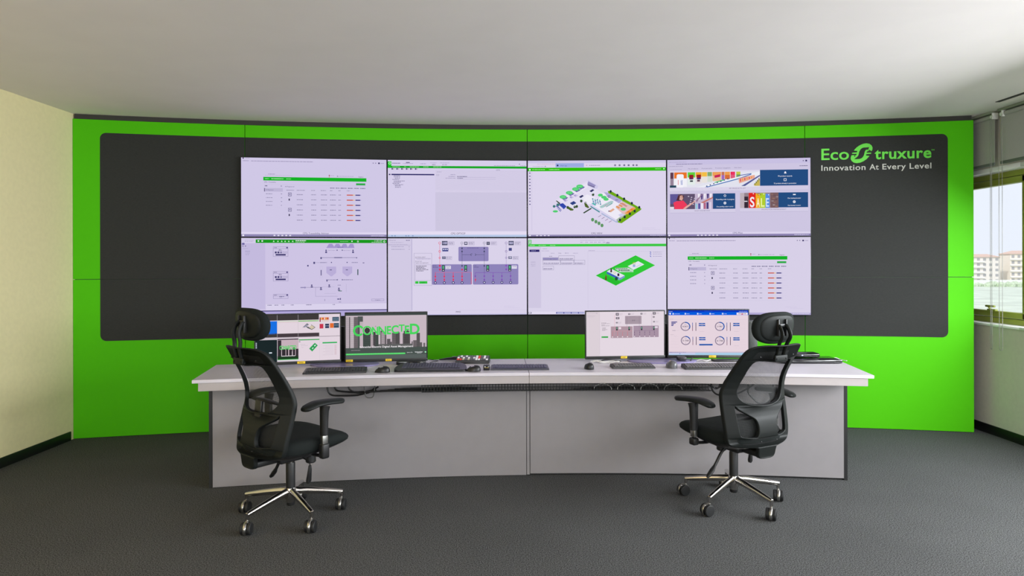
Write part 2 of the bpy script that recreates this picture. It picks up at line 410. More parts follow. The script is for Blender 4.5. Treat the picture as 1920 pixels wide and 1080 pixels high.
# ------------------------------------------------------------------ drawing on screens
class Canvas:
    """flat picture built of small coloured faces on a display; design units x right, y down, mapped to w x h metres"""
    def __init__(s, x0, y0, x1, y1, w, h, k=1.0, seed=1):
        s.r = (x0, y0, x1, y1); s.w = w; s.h = h; s.k = k; s.v = []; s.f = []; s.mi = []; s.mats = []; s.L = 0; s.rnd = random.Random(seed)
    def P(s, x, y):
        x0, y0, x1, y1 = s.r
        return ((x - x0) / (x1 - x0) * s.w - s.w / 2, 0.00012 * s.L, s.h / 2 - (y - y0) / (y1 - y0) * s.h)
    def m(s, c):
        mm = glow(c, s.k)
        if mm not in s.mats: s.mats.append(mm)
        return s.mats.index(mm)
    def poly(s, pts, c):
        n = len(s.v); s.v += [s.P(*p) for p in pts]; s.f.append(tuple(range(n, n + len(pts)))); s.mi.append(s.m(c))
    def rect(s, x0, y0, x1, y1, c): s.poly([(x0, y0), (x1, y0), (x1, y1), (x0, y1)], c)
    def bg(s, c): s.L = 0; s.rect(*s.r, c); s.L = 1
    def line(s, x0, y0, x1, y1, w, c):
        dx, dy = x1 - x0, y1 - y0; l = math.hypot(dx, dy) or 1; a, b_ = -dy / l * w / 2, dx / l * w / 2
        s.poly([(x0 + a, y0 + b_), (x1 + a, y1 + b_), (x1 - a, y1 - b_), (x0 - a, y0 - b_)], c)
    def frame(s, x0, y0, x1, y1, w, c):
        s.rect(x0, y0, x1, y0 + w, c); s.rect(x0, y1 - w, x1, y1, c); s.rect(x0, y0, x0 + w, y1, c); s.rect(x1 - w, y0, x1, y1, c)
    def disc(s, x, y, r, c, ry=None, n=16):
        ry = ry or r; s.poly([(x + r * math.cos(2 * PI * i / n), y + ry * math.sin(2 * PI * i / n)) for i in range(n)], c)
    def ring(s, x, y, r0, r1, c, a0=0, a1=360, n=28, fy=1.0):
        for i in range(n):
            t0, t1 = math.radians(a0 + (a1 - a0) * i / n), math.radians(a0 + (a1 - a0) * (i + 1) / n)
            s.poly([(x + r0 * math.cos(t0), y + r0 * fy * math.sin(t0)), (x + r1 * math.cos(t0), y + r1 * fy * math.sin(t0)), (x + r1 * math.cos(t1), y + r1 * fy * math.sin(t1)), (x + r0 * math.cos(t1), y + r0 * fy * math.sin(t1))], c)
    def rrect(s, x0, y0, x1, y1, r, c):
        pts = []
        for cx, cy, a in ((x1 - r, y0 + r, -90), (x1 - r, y1 - r, 0), (x0 + r, y1 - r, 90), (x0 + r, y0 + r, 180)):
            pts += [(cx + r * math.cos(math.radians(a + 18 * k)), cy + r * math.sin(math.radians(a + 18 * k))) for k in range(6)]
        s.poly(pts, c)
    def dash(s, x0, y, x1, h, c, lo=6, hi=22):
        """a line of print too small to read"""
        x = x0
        while x < x1:
            w = s.rnd.uniform(lo, hi); s.rect(x, y - h / 2, min(x + w, x1), y + h / 2, c); x += w + s.rnd.uniform(2, 6)
    def text(s, t, x, y, size, c, al='l', width=None, bold=0.0):
        """baseline at y, capitals about `size` tall"""
        me = text_mesh(t, 0, bold); xs = [v.co.x for v in me.vertices]; a, e = min(xs), max(xs); sc = size / .70
        fx = sc if width is None else width / (e - a)
        ox = x - {'l': 0, 'c': (e - a) * fx / 2, 'r': (e - a) * fx}[al]
        n = len(s.v); s.v += [s.P(ox + (v.co.x - a) * fx, y - v.co.y * sc) for v in me.vertices]
        k = s.m(c)
        for p in me.polygons: s.f.append(tuple(n + i for i in p.vertices)); s.mi.append(k)
        bpy.data.meshes.remove(me)
    def build(s, name, parent, loc=(0, 0, 0)):
        me = bpy.data.meshes.new(name)
        vs = [(x + loc[0], loc[1] - y, z + loc[2]) for x, y, z in s.v]
        me.from_pydata(vs, [], s.f)
        o = link(name, me, s.mats, parent, smooth=False)
        me.polygons.foreach_set('material_index', s.mi); me.update()
        return o

LAV = (214, 206, 234); LAV2 = (203, 195, 224); TXT = (112, 104, 142); TX2 = (160, 152, 186); NAVY = (44, 38, 92); GRN = (26, 176, 42); WHT = (240, 238, 248)

def table_page(c, dx, dy, X=1.0):
    """product table with coloured status bars; dx, dy shift the page"""
    q = lambda x: x + dx
    c.L = 1
    c.rect(q(352), 325 + dy, q(1575), 368 + dy, (22, 178, 40)); c.L = 2
    c.dash(q(372), 346 + dy, q(420), 9, (150, 224, 150)); c.dash(q(446), 346 + dy, q(590), 10, (170, 232, 170)); c.dash(q(620), 346 + dy, q(680), 9, (150, 224, 150))
    c.dash(q(408), 290 + dy, q(490), 8, TX2); c.dash(q(370), 305 + dy, q(690), 5, (184, 178, 206))
    c.disc(q(1130), 297 + dy, 7, (150, 30, 40)); c.disc(q(1130), 314 + dy, 6, (190, 120, 120)); c.dash(q(1145), 300 + dy, q(1185), 5, TX2)
    c.disc(q(1228), 306 + dy, 8, (150, 150, 170)); c.dash(q(1240), 306 + dy, q(1420), 5, TX2); c.text('Register', q(1482), 316 + dy, 13, (70, 74, 96))
    c.text('CPG - Traceability', q(362), 393 + dy, 13, (84, 80, 116), width=138)
    c.rect(q(1450), 388 + dy, q(1562), 412 + dy, (44, 170, 70))
    c.rect(q(362), 415 + dy, q(1570), 418 + dy, (200, 192, 220)); c.dash(q(370), 432 + dy, q(398), 10, (90, 86, 120)); c.disc(q(562), 433 + dy, 8, TX2)
    c.rect(q(362), 458 + dy, q(580), 500 + dy, (190, 182, 214)); c.L = 3; c.rect(q(362), 458 + dy, q(370), 500 + dy, (60, 54, 100)); c.text('All Registered', q(382), 485 + dy, 12, (84, 80, 120), width=86); c.L = 2
    for k, y in enumerate((527, 573, 618, 664)):
        c.dash(q(382), y + dy, q(458), 8, (150, 144, 176)); c.dash(q(556), y + dy, q(572), 7, (140, 134, 168))
    c.text('All Registered', q(606), 444 + dy, 13, (86, 82, 120), width=106)
    for x0, x1 in ((1140, 1195), (1207, 1250), (1264, 1336), (1352, 1408), (1424, 1482), (1500, 1562)): c.dash(q(x0), 450 + dy, q(x1), 9, (96, 92, 130))
    for x0, x1 in ((622, 712), (744, 840), (914, 960), (1028, 1090), (1138, 1168), (1238, 1266), (1338, 1378)): c.dash(q(x0), 481 + dy, q(x1), 7, (140, 134, 166))
    for k in range(6):
        y = 533 + k * 61.5 + dy
        for x0, x1 in ((744, 816), (914, 974), (1030, 1102), (1138, 1208), (1238, 1268)): c.dash(q(x0), y, q(x1), 8, (138, 132, 164))
        c.rect(q(1338), y - 6, q(1412), y + 6, (206, 84, 60)); c.rect(q(1412), y - 5, q(1434), y + 5, (232, 190, 130)); c.rect(q(1442), y - 6, q(1500), y + 6, (50, 44, 120)); c.rect(q(1500), y - 4, q(1512), y + 4, (170, 165, 205))
        c.rect(q(600), y + 30, q(1570), y + 32, (205, 198, 224))
        if k in (0, 3): c.frame(q(642), y - 22, q(682), y + 20, 5, (80, 74, 122)); c.rect(q(656), y - 10, q(668), y + 6, (110, 104, 150))
        if k in (1, 4): c.rect(q(648), y - 12, q(662), y + 12, (40, 38, 70))

def taskbar(c, y0, y1, col=(142, 134, 178), n=5, x=470):
    x0, _, x1, _ = c.r
    c.L = 2; c.rect(x0, y0, x1, y1, col); c.L = 3
    h = y1 - y0
    for i in range(n): c.rect(x + i * 46, y0 + h * .25, x + 22 + i * 46, y1 - h * .25, (228, 224, 242))
    c.rect(x0 + 12, y0 + h * .2, x0 + 34, y1 - h * .2, WHT); c.dash(x1 - 190, (y0 + y1) / 2, x1 - 20, h * .35, (200, 195, 225))

def browser(c, y, x0, dark=True):
    c.L = 2
    c.disc(x0 + 24, y + 8, 8, (44, 40, 70)); c.dash(x0 + 50, y + 8, x0 + 100, 5, TX2)
    c.dash(x0 + 20, y + 38, x0 + 90, 8, TX2); c.dash(x0 + 115, y + 40, x0 + 845, 6, (140, 132, 168), 14, 40)
    X1 = c.r[2]
    c.disc(X1 - 160, y + 42, 6, TXT); c.disc(X1 - 130, y + 42, 6, TXT); c.rect(X1 - 100, y + 34, X1 - 80, y + 52, (60, 54, 100)); c.dash(X1 - 70, y + 44, X1 - 30, 7, TX2)

def s_trace(c):
    c.bg((208, 200, 230)); browser(c, 97, 95); table_page(c, 0, 0)
    c.L = 2; c.dash(1540, 945, 1680, 5, LAV2); c.dash(1540, 962, 1750, 4, LAV2)
    c.rect(95, 985, 1818, 1008, (222, 214, 240)); c.L = 3; c.text('CPG Traceability Advisor', 970, 1007, 20, (62, 58, 110), 'c', 312); taskbar(c, 1012, 1040)

def s_tree(c):
    c.bg(LAV); c.L = 1
    c.rect(608, 240, 1700, 970, (205, 198, 224)); c.rect(608, 245, 1690, 478, (214, 206, 232)); c.rect(608, 478, 1700, 505, (218, 210, 235)); c.L = 2
    c.rect(45, 135, 88, 210, (30, 196, 44)); c.rect(45, 188, 1700, 214, (22, 166, 36)); c.L = 3
    c.ring(68, 158, 8, 15, (180, 240, 180)); c.dash(98, 157, 192, 10, (130, 124, 158), 10, 20)
    c.dash(225, 160, 345, 6, TX2); c.rect(260, 142, 305, 153, TXT); c.dash(430, 162, 500, 8, TX2)
    c.dash(550, 149, 625, 5, TX2); c.text('2001', 568, 180, 16, (70, 66, 100), width=42); c.dash(664, 149, 775, 5, TX2); c.text('3110', 690, 180, 16, (70, 66, 100), width=54)
    c.dash(1310, 179, 1565, 6, TX2); c.disc(1615, 160, 6, TXT); c.dash(1625, 180, 1690, 6, TX2)
    for x0, x1 in ((100, 188), (240, 262), (305, 415), (466, 530), (585, 680)): c.dash(x0, 199, x1, 8, (150, 222, 150))
    for x in (98, 155, 212, 268, 318, 375): c.rect(x - 9, 216, x + 9, 234, (86, 80, 126)); c.rect(x + 14, 220, x + 20, 232, (180, 90, 120))
    c.text('LEVEL', 1335, 237, 12, (60, 56, 96), width=48)
    c.rect(58, 285, 76, 300, NAVY); c.rect(88, 285, 596, 300, (40, 38, 100))
    for x, y, w in ((115, 306, 80), (115, 322, 75), (128, 337, 60), (100, 352, 80), (115, 370, 130), (115, 385, 85), (100, 399, 80), (115, 415, 112), (130, 430, 66), (130, 446, 70)): c.dash(x, y, x + w, 7, (128, 122, 156), 10, 26)
    c.dash(625, 258, 680, 6, TX2); c.frame(622, 288, 652, 304, 3, TX2); c.dash(790, 291, 850, 7, TX2); c.dash(765, 314, 845, 7, TX2); c.dash(730, 334, 850, 7, TX2)
    c.dash(868, 314, 985, 8, (90, 86, 126)); c.dash(868, 334, 940, 7, TXT); c.rect(868, 322, 1330, 324, TX2); c.rect(868, 344, 1330, 346, TX2)
    c.dash(1335, 950, 1470, 5, LAV2); c.dash(1335, 966, 1620, 4, LAV2)
    c.L = 2; c.rect(45, 978, 1700, 1018, (228, 220, 242)); c.rect(45, 1018, 1700, 1045, (184, 200, 232)); c.L = 3; c.text('CPG OPTICIP', 878, 1014, 22, (60, 58, 96), 'c', 172)
    for x in (85, 120, 250, 280, 330): c.rect(x, 1024, x + 18, 1038, (140, 160, 200))

def iso(c, x, y, u, v):  # isometric helper for the plant picture
    return (x + u * 1.72 - v * 1.72, y + u + v)

def s_plant(c):
    c.bg((220, 212, 236)); c.L = 1
    c.rect(52, 118, 1698, 148, (206, 198, 232)); c.rect(383, 150, 722, 200, (158, 172, 226)); c.L = 2
    c.disc(408, 177, 11, (40, 40, 90)); c.text('View app', 440, 186, 13, (60, 70, 150), width=80); c.disc(755, 177, 7, (220, 150, 190)); c.dash(785, 178, 915, 8, TX2); c.dash(165, 160, 380, 5, (214, 160, 196)); c.dash(110, 188, 250, 5, TX2); c.disc(262, 187, 6, TXT)
    for x in (1095, 1148, 1204, 1256, 1312, 1352): c.rect(x - 11, 168, x + 9, 188, (76, 70, 116)); c.rect(x - 5, 174, x + 4, 182, (200, 194, 222))
    c.rect(52, 204, 1698, 246, (46, 188, 12)); c.L = 3
    c.disc(76, 228, 10, WHT); c.dash(105, 226, 255, 8, (170, 232, 150)); c.dash(305, 226, 430, 8, (170, 232, 150)); c.dash(1570, 223, 1640, 7, (170, 232, 150)); c.disc(1674, 223, 8, WHT)
    for k in range(11): c.rect(67, 262 + k * 38, 84, 274 + k * 38, (96, 90, 140))
    c.rect(98, 250, 101, 970, (190, 182, 212))
    c.L = 2
    GR, GD, BL, WT, GY, OR, BR = (110, 168, 20), (44, 70, 40), (50, 70, 170), (238, 234, 246), (176, 170, 214), (224, 150, 90), (90, 60, 110)
    c.poly([(372, 606), (760, 366), (900, 440), (880, 478), (960, 512), (800, 650), (700, 640), (600, 700), (470, 640)], (226, 219, 240)); c.poly([(420, 596), (756, 392), (800, 420), (470, 620)], (236, 230, 246)); c.L = 3
    # green verge, then the large building
    c.poly([(1005, 490), (1045, 490), (1408, 708), (1398, 722), (1170, 882), (1120, 872)], GR); c.L = 3
    c.poly([(965, 500), (1330, 690), (1110, 868), (795, 668), (800, 650), (930, 540)], (214, 208, 236)); c.L = 4
    c.poly([(950, 512), (1090, 575), (1310, 690), (1105, 838), (830, 665)], WT); c.L = 5
    c.poly([(962, 505), (1000, 508), (1180, 605), (1140, 640), (1000, 560)], GY)
    c.disc(1020, 556, 17, (116, 96, 150)); c.L = 6; c.disc(1020, 556, 8, GY); c.L = 5; c.rect(1095, 592, 1130, 606, (110, 96, 150))
    c.poly([(1180, 618), (1335, 700), (1200, 785), (1098, 690)], (224, 190, 190)); c.L = 6
    for i in range(3): c.poly([(1110 + i * 34, 668 - i * 18), (1150 + i * 34, 690 - i * 18), (1140 + i * 34, 706 - i * 18), (1100 + i * 34, 684 - i * 18)], OR)
    for i in range(5): c.poly([(1230 + i * 20, 742 - i * 14), (1262 + i * 20, 758 - i * 14), (1235 + i * 20, 776 - i * 14), (1203 + i * 20, 760 - i * 14)], (232, 134, 52) if i % 2 else (236, 160, 90))
    c.poly([(1160, 628), (1240, 672), (1225, 684), (1146, 640)], (196, 140, 150)); c.poly([(1018, 735), (1070, 700), (1088, 716), (1040, 750)], (226, 170, 140))
    c.rect(1012, 728, 1036, 742, BR); c.poly([(1130, 780), (1170, 760), (1205, 780), (1160, 806)], (206, 200, 236))
    # conveyor loop
    for w, col in ((14, (96, 160, 156)), (6, (200, 226, 226))):
        c.line(912, 684, 1045, 616, w, col); c.line(936, 690, 1070, 622, w, col); c.line(912, 684, 936, 690, w, col); c.line(1045, 616, 1070, 622, w, col); c.L += 1
    c.line(985, 684, 1060, 640, 8, (96, 160, 156)); c.line(966, 676, 1010, 650, 5, (220, 170, 190))
    for i in range(4):
        for j in range(4): c.poly([iso(c, 880 + 4, 582, i * 9 - j * 11 + 12, j * 5 + i * 7), iso(c, 894 + 4, 586, i * 9 - j * 11 + 12, j * 5 + i * 7), iso(c, 888 + 4, 598, i * 9 - j * 11 + 12, j * 5 + i * 7), iso(c, 874 + 4, 594, i * 9 - j * 11 + 12, j * 5 + i * 7)], (54, 104, 160) if (i + j) % 2 else (110, 190, 190))
    c.poly([(812, 640), (832, 630), (872, 655), (852, 668)], (90, 180, 180)); c.poly([(800, 668), (910, 738), (908, 754), (800, 684)], (66, 140, 150)); c.poly([(930, 755), (1105, 862), (1120, 850), (1130, 866), (1108, 874), (930, 770)], (160, 176, 210))
    # offices, sheds and tanks on the left
    c.L = 3
    c.poly([(770, 355), (895, 430), (880, 465), (835, 460), (760, 420)], (208, 202, 234)); c.L = 4; c.poly([(775, 372), (865, 420), (835, 448), (762, 408)], (150, 142, 190)); c.L = 5
    for i in range(6): c.rect(772 + i * 14, 412 + i * 5, 780 + i * 14, 424 + i * 5, NAVY)
    c.L = 3
    for i, (x, y) in enumerate(((440, 560), (515, 510), (590, 465), (640, 432))):
        c.poly([(x, y + 10), (x + 50, y - 15), (x + 95, y + 10), (x + 45, y + 40)], (120, 110, 176)); c.L = 4
        for k in range(4): c.rect(x + 22 + k * 16, y + 4 + (k % 2) * 9, x + 30 + k * 16, y + 16 + (k % 2) * 9, (70, 62, 140))
        c.L = 5; c.disc(x + 32, y, 42, (84, 206, 116), 22); c.L = 6; c.dash(x + 12, y, x + 54, 5, (160, 232, 180)); c.L = 3
    for x, y in ((470, 600), (540, 560), (590, 540)): c.poly([(x, y), (x + 30, y - 14), (x + 62, y + 4), (x + 30, y + 22)], (196, 186, 224)); c.rect(x + 20, y - 4, x + 30, y + 10, (130, 110, 180))
    for x, y in ((660, 560), (785, 490)):
        c.poly([(x, y), (x + 55, y - 28), (x + 80, y - 10), (x + 75, y + 20), (x + 30, y + 40), (x, y + 20)], (226, 224, 242)); c.L = 4; c.poly([(x + 2, y), (x + 40, y - 24), (x + 62, y - 12), (x + 24, y + 14)], (52, 52, 100)); c.L = 3
    c.poly([(700, 560), (760, 530), (900, 590), (800, 650), (740, 640)], (238, 234, 246))
    c.poly([(552, 640), (600, 610), (635, 635), (632, 665), (590, 690), (552, 665)], (230, 228, 242)); c.L = 4; c.poly([(552, 636), (600, 610), (632, 636), (584, 660)], (46, 64, 130)); c.L = 3
    c.poly([(384, 604), (398, 604), (440, 636), (428, 648)], GD); c.poly([(510, 690), (540, 680), (600, 712), (590, 726), (560, 726)], (80, 104, 40)); c.poly([(710, 752), (800, 696), (818, 702), (722, 762)], GD)
    c.poly([(725, 640), (745, 632), (785, 688), (770, 698), (735, 680)], (80, 100, 44))
    c.poly([(380, 672), (400, 660), (455, 720), (440, 740)], (110, 108, 180)); c.poly([(420, 650), (470, 634), (515, 676), (480, 710)], BL); c.L = 4; c.line(388, 678, 448, 726, 6, (220, 220, 240)); c.line(430, 660, 480, 704, 6, (90, 110, 200)); c.L = 3
    c.disc(365, 674, 16, (60, 120, 120)); c.disc(410, 656, 18, (60, 120, 120)); c.disc(380, 735, 32, (84, 206, 116), 14)
    for x, y in ((742, 636), (690, 610), (830, 532), (528, 688), (610, 680), (635, 676)): c.disc(x, y, 15, (52, 78, 48), 18)
    c.L = 7
    for x, y in ((1040, 496), (1120, 542), (1200, 586), (1292, 640), (1380, 690), (1325, 735), (1268, 768), (1206, 806), (1150, 842)): c.disc(x, y, 13, (34, 50, 60), 17)
    for x, y in ((824, 838), (864, 862), (900, 882), (936, 908)): c.disc(x, y, 18, (96, 150, 100), 22)
    for x, y, rx in ((918, 540, 30), (960, 566, 34), (985, 590, 32), (1190, 712, 32)): c.disc(x, y, rx, (84, 206, 116), 18)
    for i in range(4): c.line(890 + i * 42, 806 + i * 22, 925 + i * 42, 784 + i * 22, 5, (120, 90, 130))
    c.L = 2; c.dash(1415, 940, 1570, 5, (204, 196, 222)); c.dash(1415, 960, 1640, 4, (204, 196, 222))
    c.L = 3; c.text('CPG VIEW', 874, 1013, 20, (62, 58, 96), 'c', 134); taskbar(c, 1018, 1040, (150, 142, 182), 4, 150); c.rect(52, 1038, 1698, 1045, (50, 44, 84))

def s_store(c):
    c.bg((206, 198, 226)); c.L = 1; c.rect(52, 105, 1755, 165, (200, 192, 226)); c.L = 2
    c.dash(75, 133, 285, 5, TX2); c.dash(160, 158, 475, 7, (130, 122, 160), 14, 40); c.dash(70, 184, 240, 7, TX2); c.disc(1672, 138, 7, TXT); c.rect(1696, 128, 1716, 148, (60, 54, 100))
    c.text('My products', 305, 221, 12, TXT, width=120); c.text('Promotion pilot', 468, 219, 12, TXT, width=125); c.text('Promotion management', 632, 217, 12, TXT, width=180); c.text('Sales space', 856, 215, 12, TXT, width=86); c.dash(1628, 199, 1723, 8, TXT); c.dash(90, 222, 230, 4, TX2)
    BLUE = (36, 76, 128)
    c.rect(80, 240, 1162, 490, (222, 216, 236)); c.rect(80, 440, 1728, 486, (210, 203, 228)); c.rect(80, 486, 1728, 489, (180, 172, 204)); c.rect(1162, 242, 1728, 432, BLUE); c.L = 3
    # shelf picture: cartons and bottles along a receding shelf
    c.rect(82, 258, 1162, 442, (226, 226, 238))
    c.L = 4
    for x0, x1, c0, c1 in ((88, 128, (96, 60, 80), (150, 130, 150)), (135, 288, (232, 116, 40), (240, 240, 246)), (298, 388, (96, 208, 60), (226, 236, 232)), (394, 466, (238, 170, 50), (230, 222, 226)), (468, 532, (244, 190, 70), (232, 226, 220)), (536, 590, (130, 170, 110), (210, 220, 210)), (596, 700, (238, 160, 90), (232, 190, 150)), (704, 740, (200, 120, 90), (160, 110, 190)), (744, 806, (238, 160, 80), (214, 110, 60)), (812, 866, (226, 40, 90), (222, 90, 120)), (880, 930, (200, 200, 80), (140, 180, 70))):
        t = (x0 - 80) / 1080; yb = 440 - 150 * t
        c.rect(x0, 258, x1, 258 + (yb - 258) * .42, c0); c.rect(x0, 258 + (yb - 258) * .42, x1, yb, c1)
    c.L = 5
    c.rrect(165, 280, 250, 440, 20, (244, 242, 250))
    for x in (180, 215, 228): c.rect(x, 350, x + 8, 410, (120, 140, 200) if x > 200 else (224, 90, 90))
    for x in (316, 406): c.rect(x, 288, x + 52, 342, (150, 30, 40)); c.rect(x + 8, 326, x + 44, 346, (40, 50, 120))
    c.rect(326, 356, 362, 374, (40, 50, 60)); c.rect(412, 350, 446, 372, (90, 60, 80)); c.poly([(618, 300), (690, 286), (688, 318), (622, 330)], (200, 40, 90)); c.rect(830, 262, 862, 296, (238, 50, 100))
    c.poly([(400, 442), (1160, 258), (1160, 300), (520, 442)], (236, 238, 246)); c.L = 6
    c.poly([(500, 442), (900, 340), (1060, 286), (1060, 296), (900, 352), (540, 442)], (64, 110, 180)); c.poly([(620, 382), (735, 348), (735, 362), (622, 392)], (90, 200, 120))
    c.poly([(890, 305), (1060, 280), (1060, 288), (890, 314)], (60, 90, 170)); c.poly([(905, 335), (1100, 300), (1100, 340), (915, 400)], (232, 170, 150)); c.poly([(940, 432), (1160, 300), (1160, 316), (985, 432)], (84, 90, 150)); c.poly([(1085, 420), (1160, 350), (1160, 432), (1100, 432)], (200, 180, 90))
    c.L = 7
    for i in range(7): c.rect(520 + i * 42, 422 - i * 14, 536 + i * 42, 434 - i * 14, (40, 60, 120))
    for i in range(6): c.rect(925 + i * 26, 345 - i * 5, 936 + i * 26, 380 - i * 8, (240, 150, 40) if i % 2 else (220, 60, 70))
    for i in range(4): c.rect(1095 + i * 16, 400 - i * 20, 1108 + i * 16, 420 - i * 18, (130, 130, 50))
    c.rect(82, 415, 160, 442, (40, 70, 90))
    c.L = 4
    c.poly([(1446, 288), (1452, 268), (1460, 262), (1468, 268), (1474, 288)], WHT); c.text('79 product records', 1457, 326, 15, WHT, 'c', 168, .01); c.frame(1442, 348, 1474, 378, 5, WHT); c.text('72 product already in promotion', 1457, 412, 14, WHT, 'c', 264, .01)
    c.text('MY PRODUCTS LIST', 895, 467, 15, (120, 112, 140), 'c', 196)
    # second row
    c.L = 2; c.rect(85, 520, 600, 704, (96, 82, 110)); c.rect(600, 518, 868, 704, BLUE); c.rect(85, 704, 868, 748, (212, 205, 230)); c.rect(85, 748, 868, 751, (180, 172, 204))
    c.rect(925, 515, 1380, 698, (150, 130, 140)); c.rect(1380, 515, 1727, 694, BLUE); c.rect(925, 698, 1727, 742, (212, 205, 230)); c.rect(925, 742, 1727, 745, (180, 172, 204)); c.L = 3
    c.rect(85, 520, 180, 640, (96, 88, 150)); c.rect(385, 520, 600, 704, (196, 180, 206)); c.L = 4
    c.poly([(160, 600), (180, 545), (215, 524), (255, 545), (240, 600)], (84, 44, 54)); c.poly([(196, 590), (205, 540), (235, 534), (245, 570), (230, 600)], (232, 180, 166)); c.L = 5
    c.poly([(125, 625), (160, 608), (200, 606), (245, 600), (290, 650), (260, 704), (140, 704)], (236, 60, 92)); c.L = 6; c.poly([(240, 700), (290, 660), (360, 620), (384, 600), (394, 612), (330, 660), (270, 704)], (224, 170, 160)); c.rect(85, 675, 132, 704, (226, 220, 232))
    for i in range(9): c.rect(300 + (i * 37) % 80, 545 + i * 12, 316 + (i * 37) % 80, 556 + i * 12, (200, 190, 210))
    c.L = 5
    for i in range(5): c.poly([(420 + i * 36, 520), (446 + i * 36, 520), (440 + i * 36, 590 - i * 6), (425 + i * 36, 600 - i * 6)], (240, 236, 246) if i % 2 == 0 else (70, 54, 120))
    c.poly([(460, 625), (600, 555), (600, 575), (470, 640)], (196, 120, 110)); c.poly([(395, 600), (470, 520), (484, 520), (405, 625)], (150, 120, 150)); c.L = 6
    for i in range(6): c.rect(392 + i * 33, 640 - i * 4, 416 + i * 33, 704, ((150, 200, 220), (90, 80, 160), (240, 236, 246), (180, 100, 130), (70, 60, 120), (220, 210, 230))[i])
    c.L = 4
    c.ring(745, 546, 9, 14, WHT); c.text('78 pending order in progress', 745, 597, 14, WHT, 'c', 222, .01); c.disc(745, 635, 16, WHT); c.L = 5; c.ring(745, 635, 5, 8, BLUE); c.text('One pending order in error', 745, 684, 13, WHT, 'c', 202, .01)
    c.text('SALES DASHBOARD', 472, 732, 14, (126, 118, 146), 'c', 184)
    c.L = 4
    c.rect(975, 560, 1022, 698, (56, 44, 56)); c.rect(925, 515, 975, 698, (190, 176, 186)); c.rect(1284, 515, 1380, 698, (120, 92, 96))
    for i in range(10): c.rect(1290 + (i * 29) % 70, 530 + i * 16, 1318 + (i * 29) % 70, 541 + i * 16, ((210, 160, 110), (70, 50, 60), (200, 190, 190))[i % 3])
    for x0, x1, col, ch, y0, cc in ((1028, 1110, (222, 40, 36), 'S', 515, WHT), (1108, 1170, (240, 176, 40), 'A', 525, (250, 240, 200)), (1160, 1226, (176, 204, 50), 'L', 520, (236, 244, 160)), (1222, 1276, (84, 140, 226), 'E', 530, (210, 226, 250))):
        c.L = 5 + (x0 % 3); c.rect(x0, y0, x1, 698, col); c.L += 1; c.text(ch, (x0 + x1) / 2, 682 if ch != 'S' else 684, 100 if ch != 'S' else 118, cc, 'c', (x1 - x0) * .66, .02); c.disc((x0 + x1) / 2 + 14, y0 + 12, 6, WHT)
    c.L = 9; c.text('ON', 1152, 548, 24, (70, 60, 40), 'c', 44); c.rect(975, 612, 1012, 622, WHT)
    c.L = 4; c.rect(1550, 535, 1582, 548, WHT); c.text('One loading booster', 1565, 590, 13, WHT, 'c', 156, .01); c.disc(1565, 628, 16, WHT); c.L = 5; c.ring(1565, 628, 5, 8, BLUE); c.text('One booster in error', 1565, 677, 13, WHT, 'c', 152, .01)
    c.text('PROMOTION MANAGEMENT', 1325, 724, 14, (126, 118, 146), 'c', 290)
    c.L = 2; c.dash(1480, 940, 1610, 5, LAV2); c.dash(1480, 956, 1675, 4, LAV2); c.rect(52, 985, 1755, 1008, (220, 212, 238)); c.L = 3; c.text('CPG Pilot', 896, 1006, 20, (62, 58, 110), 'c', 118); taskbar(c, 1010, 1035, (140, 130, 176), 6, 410)

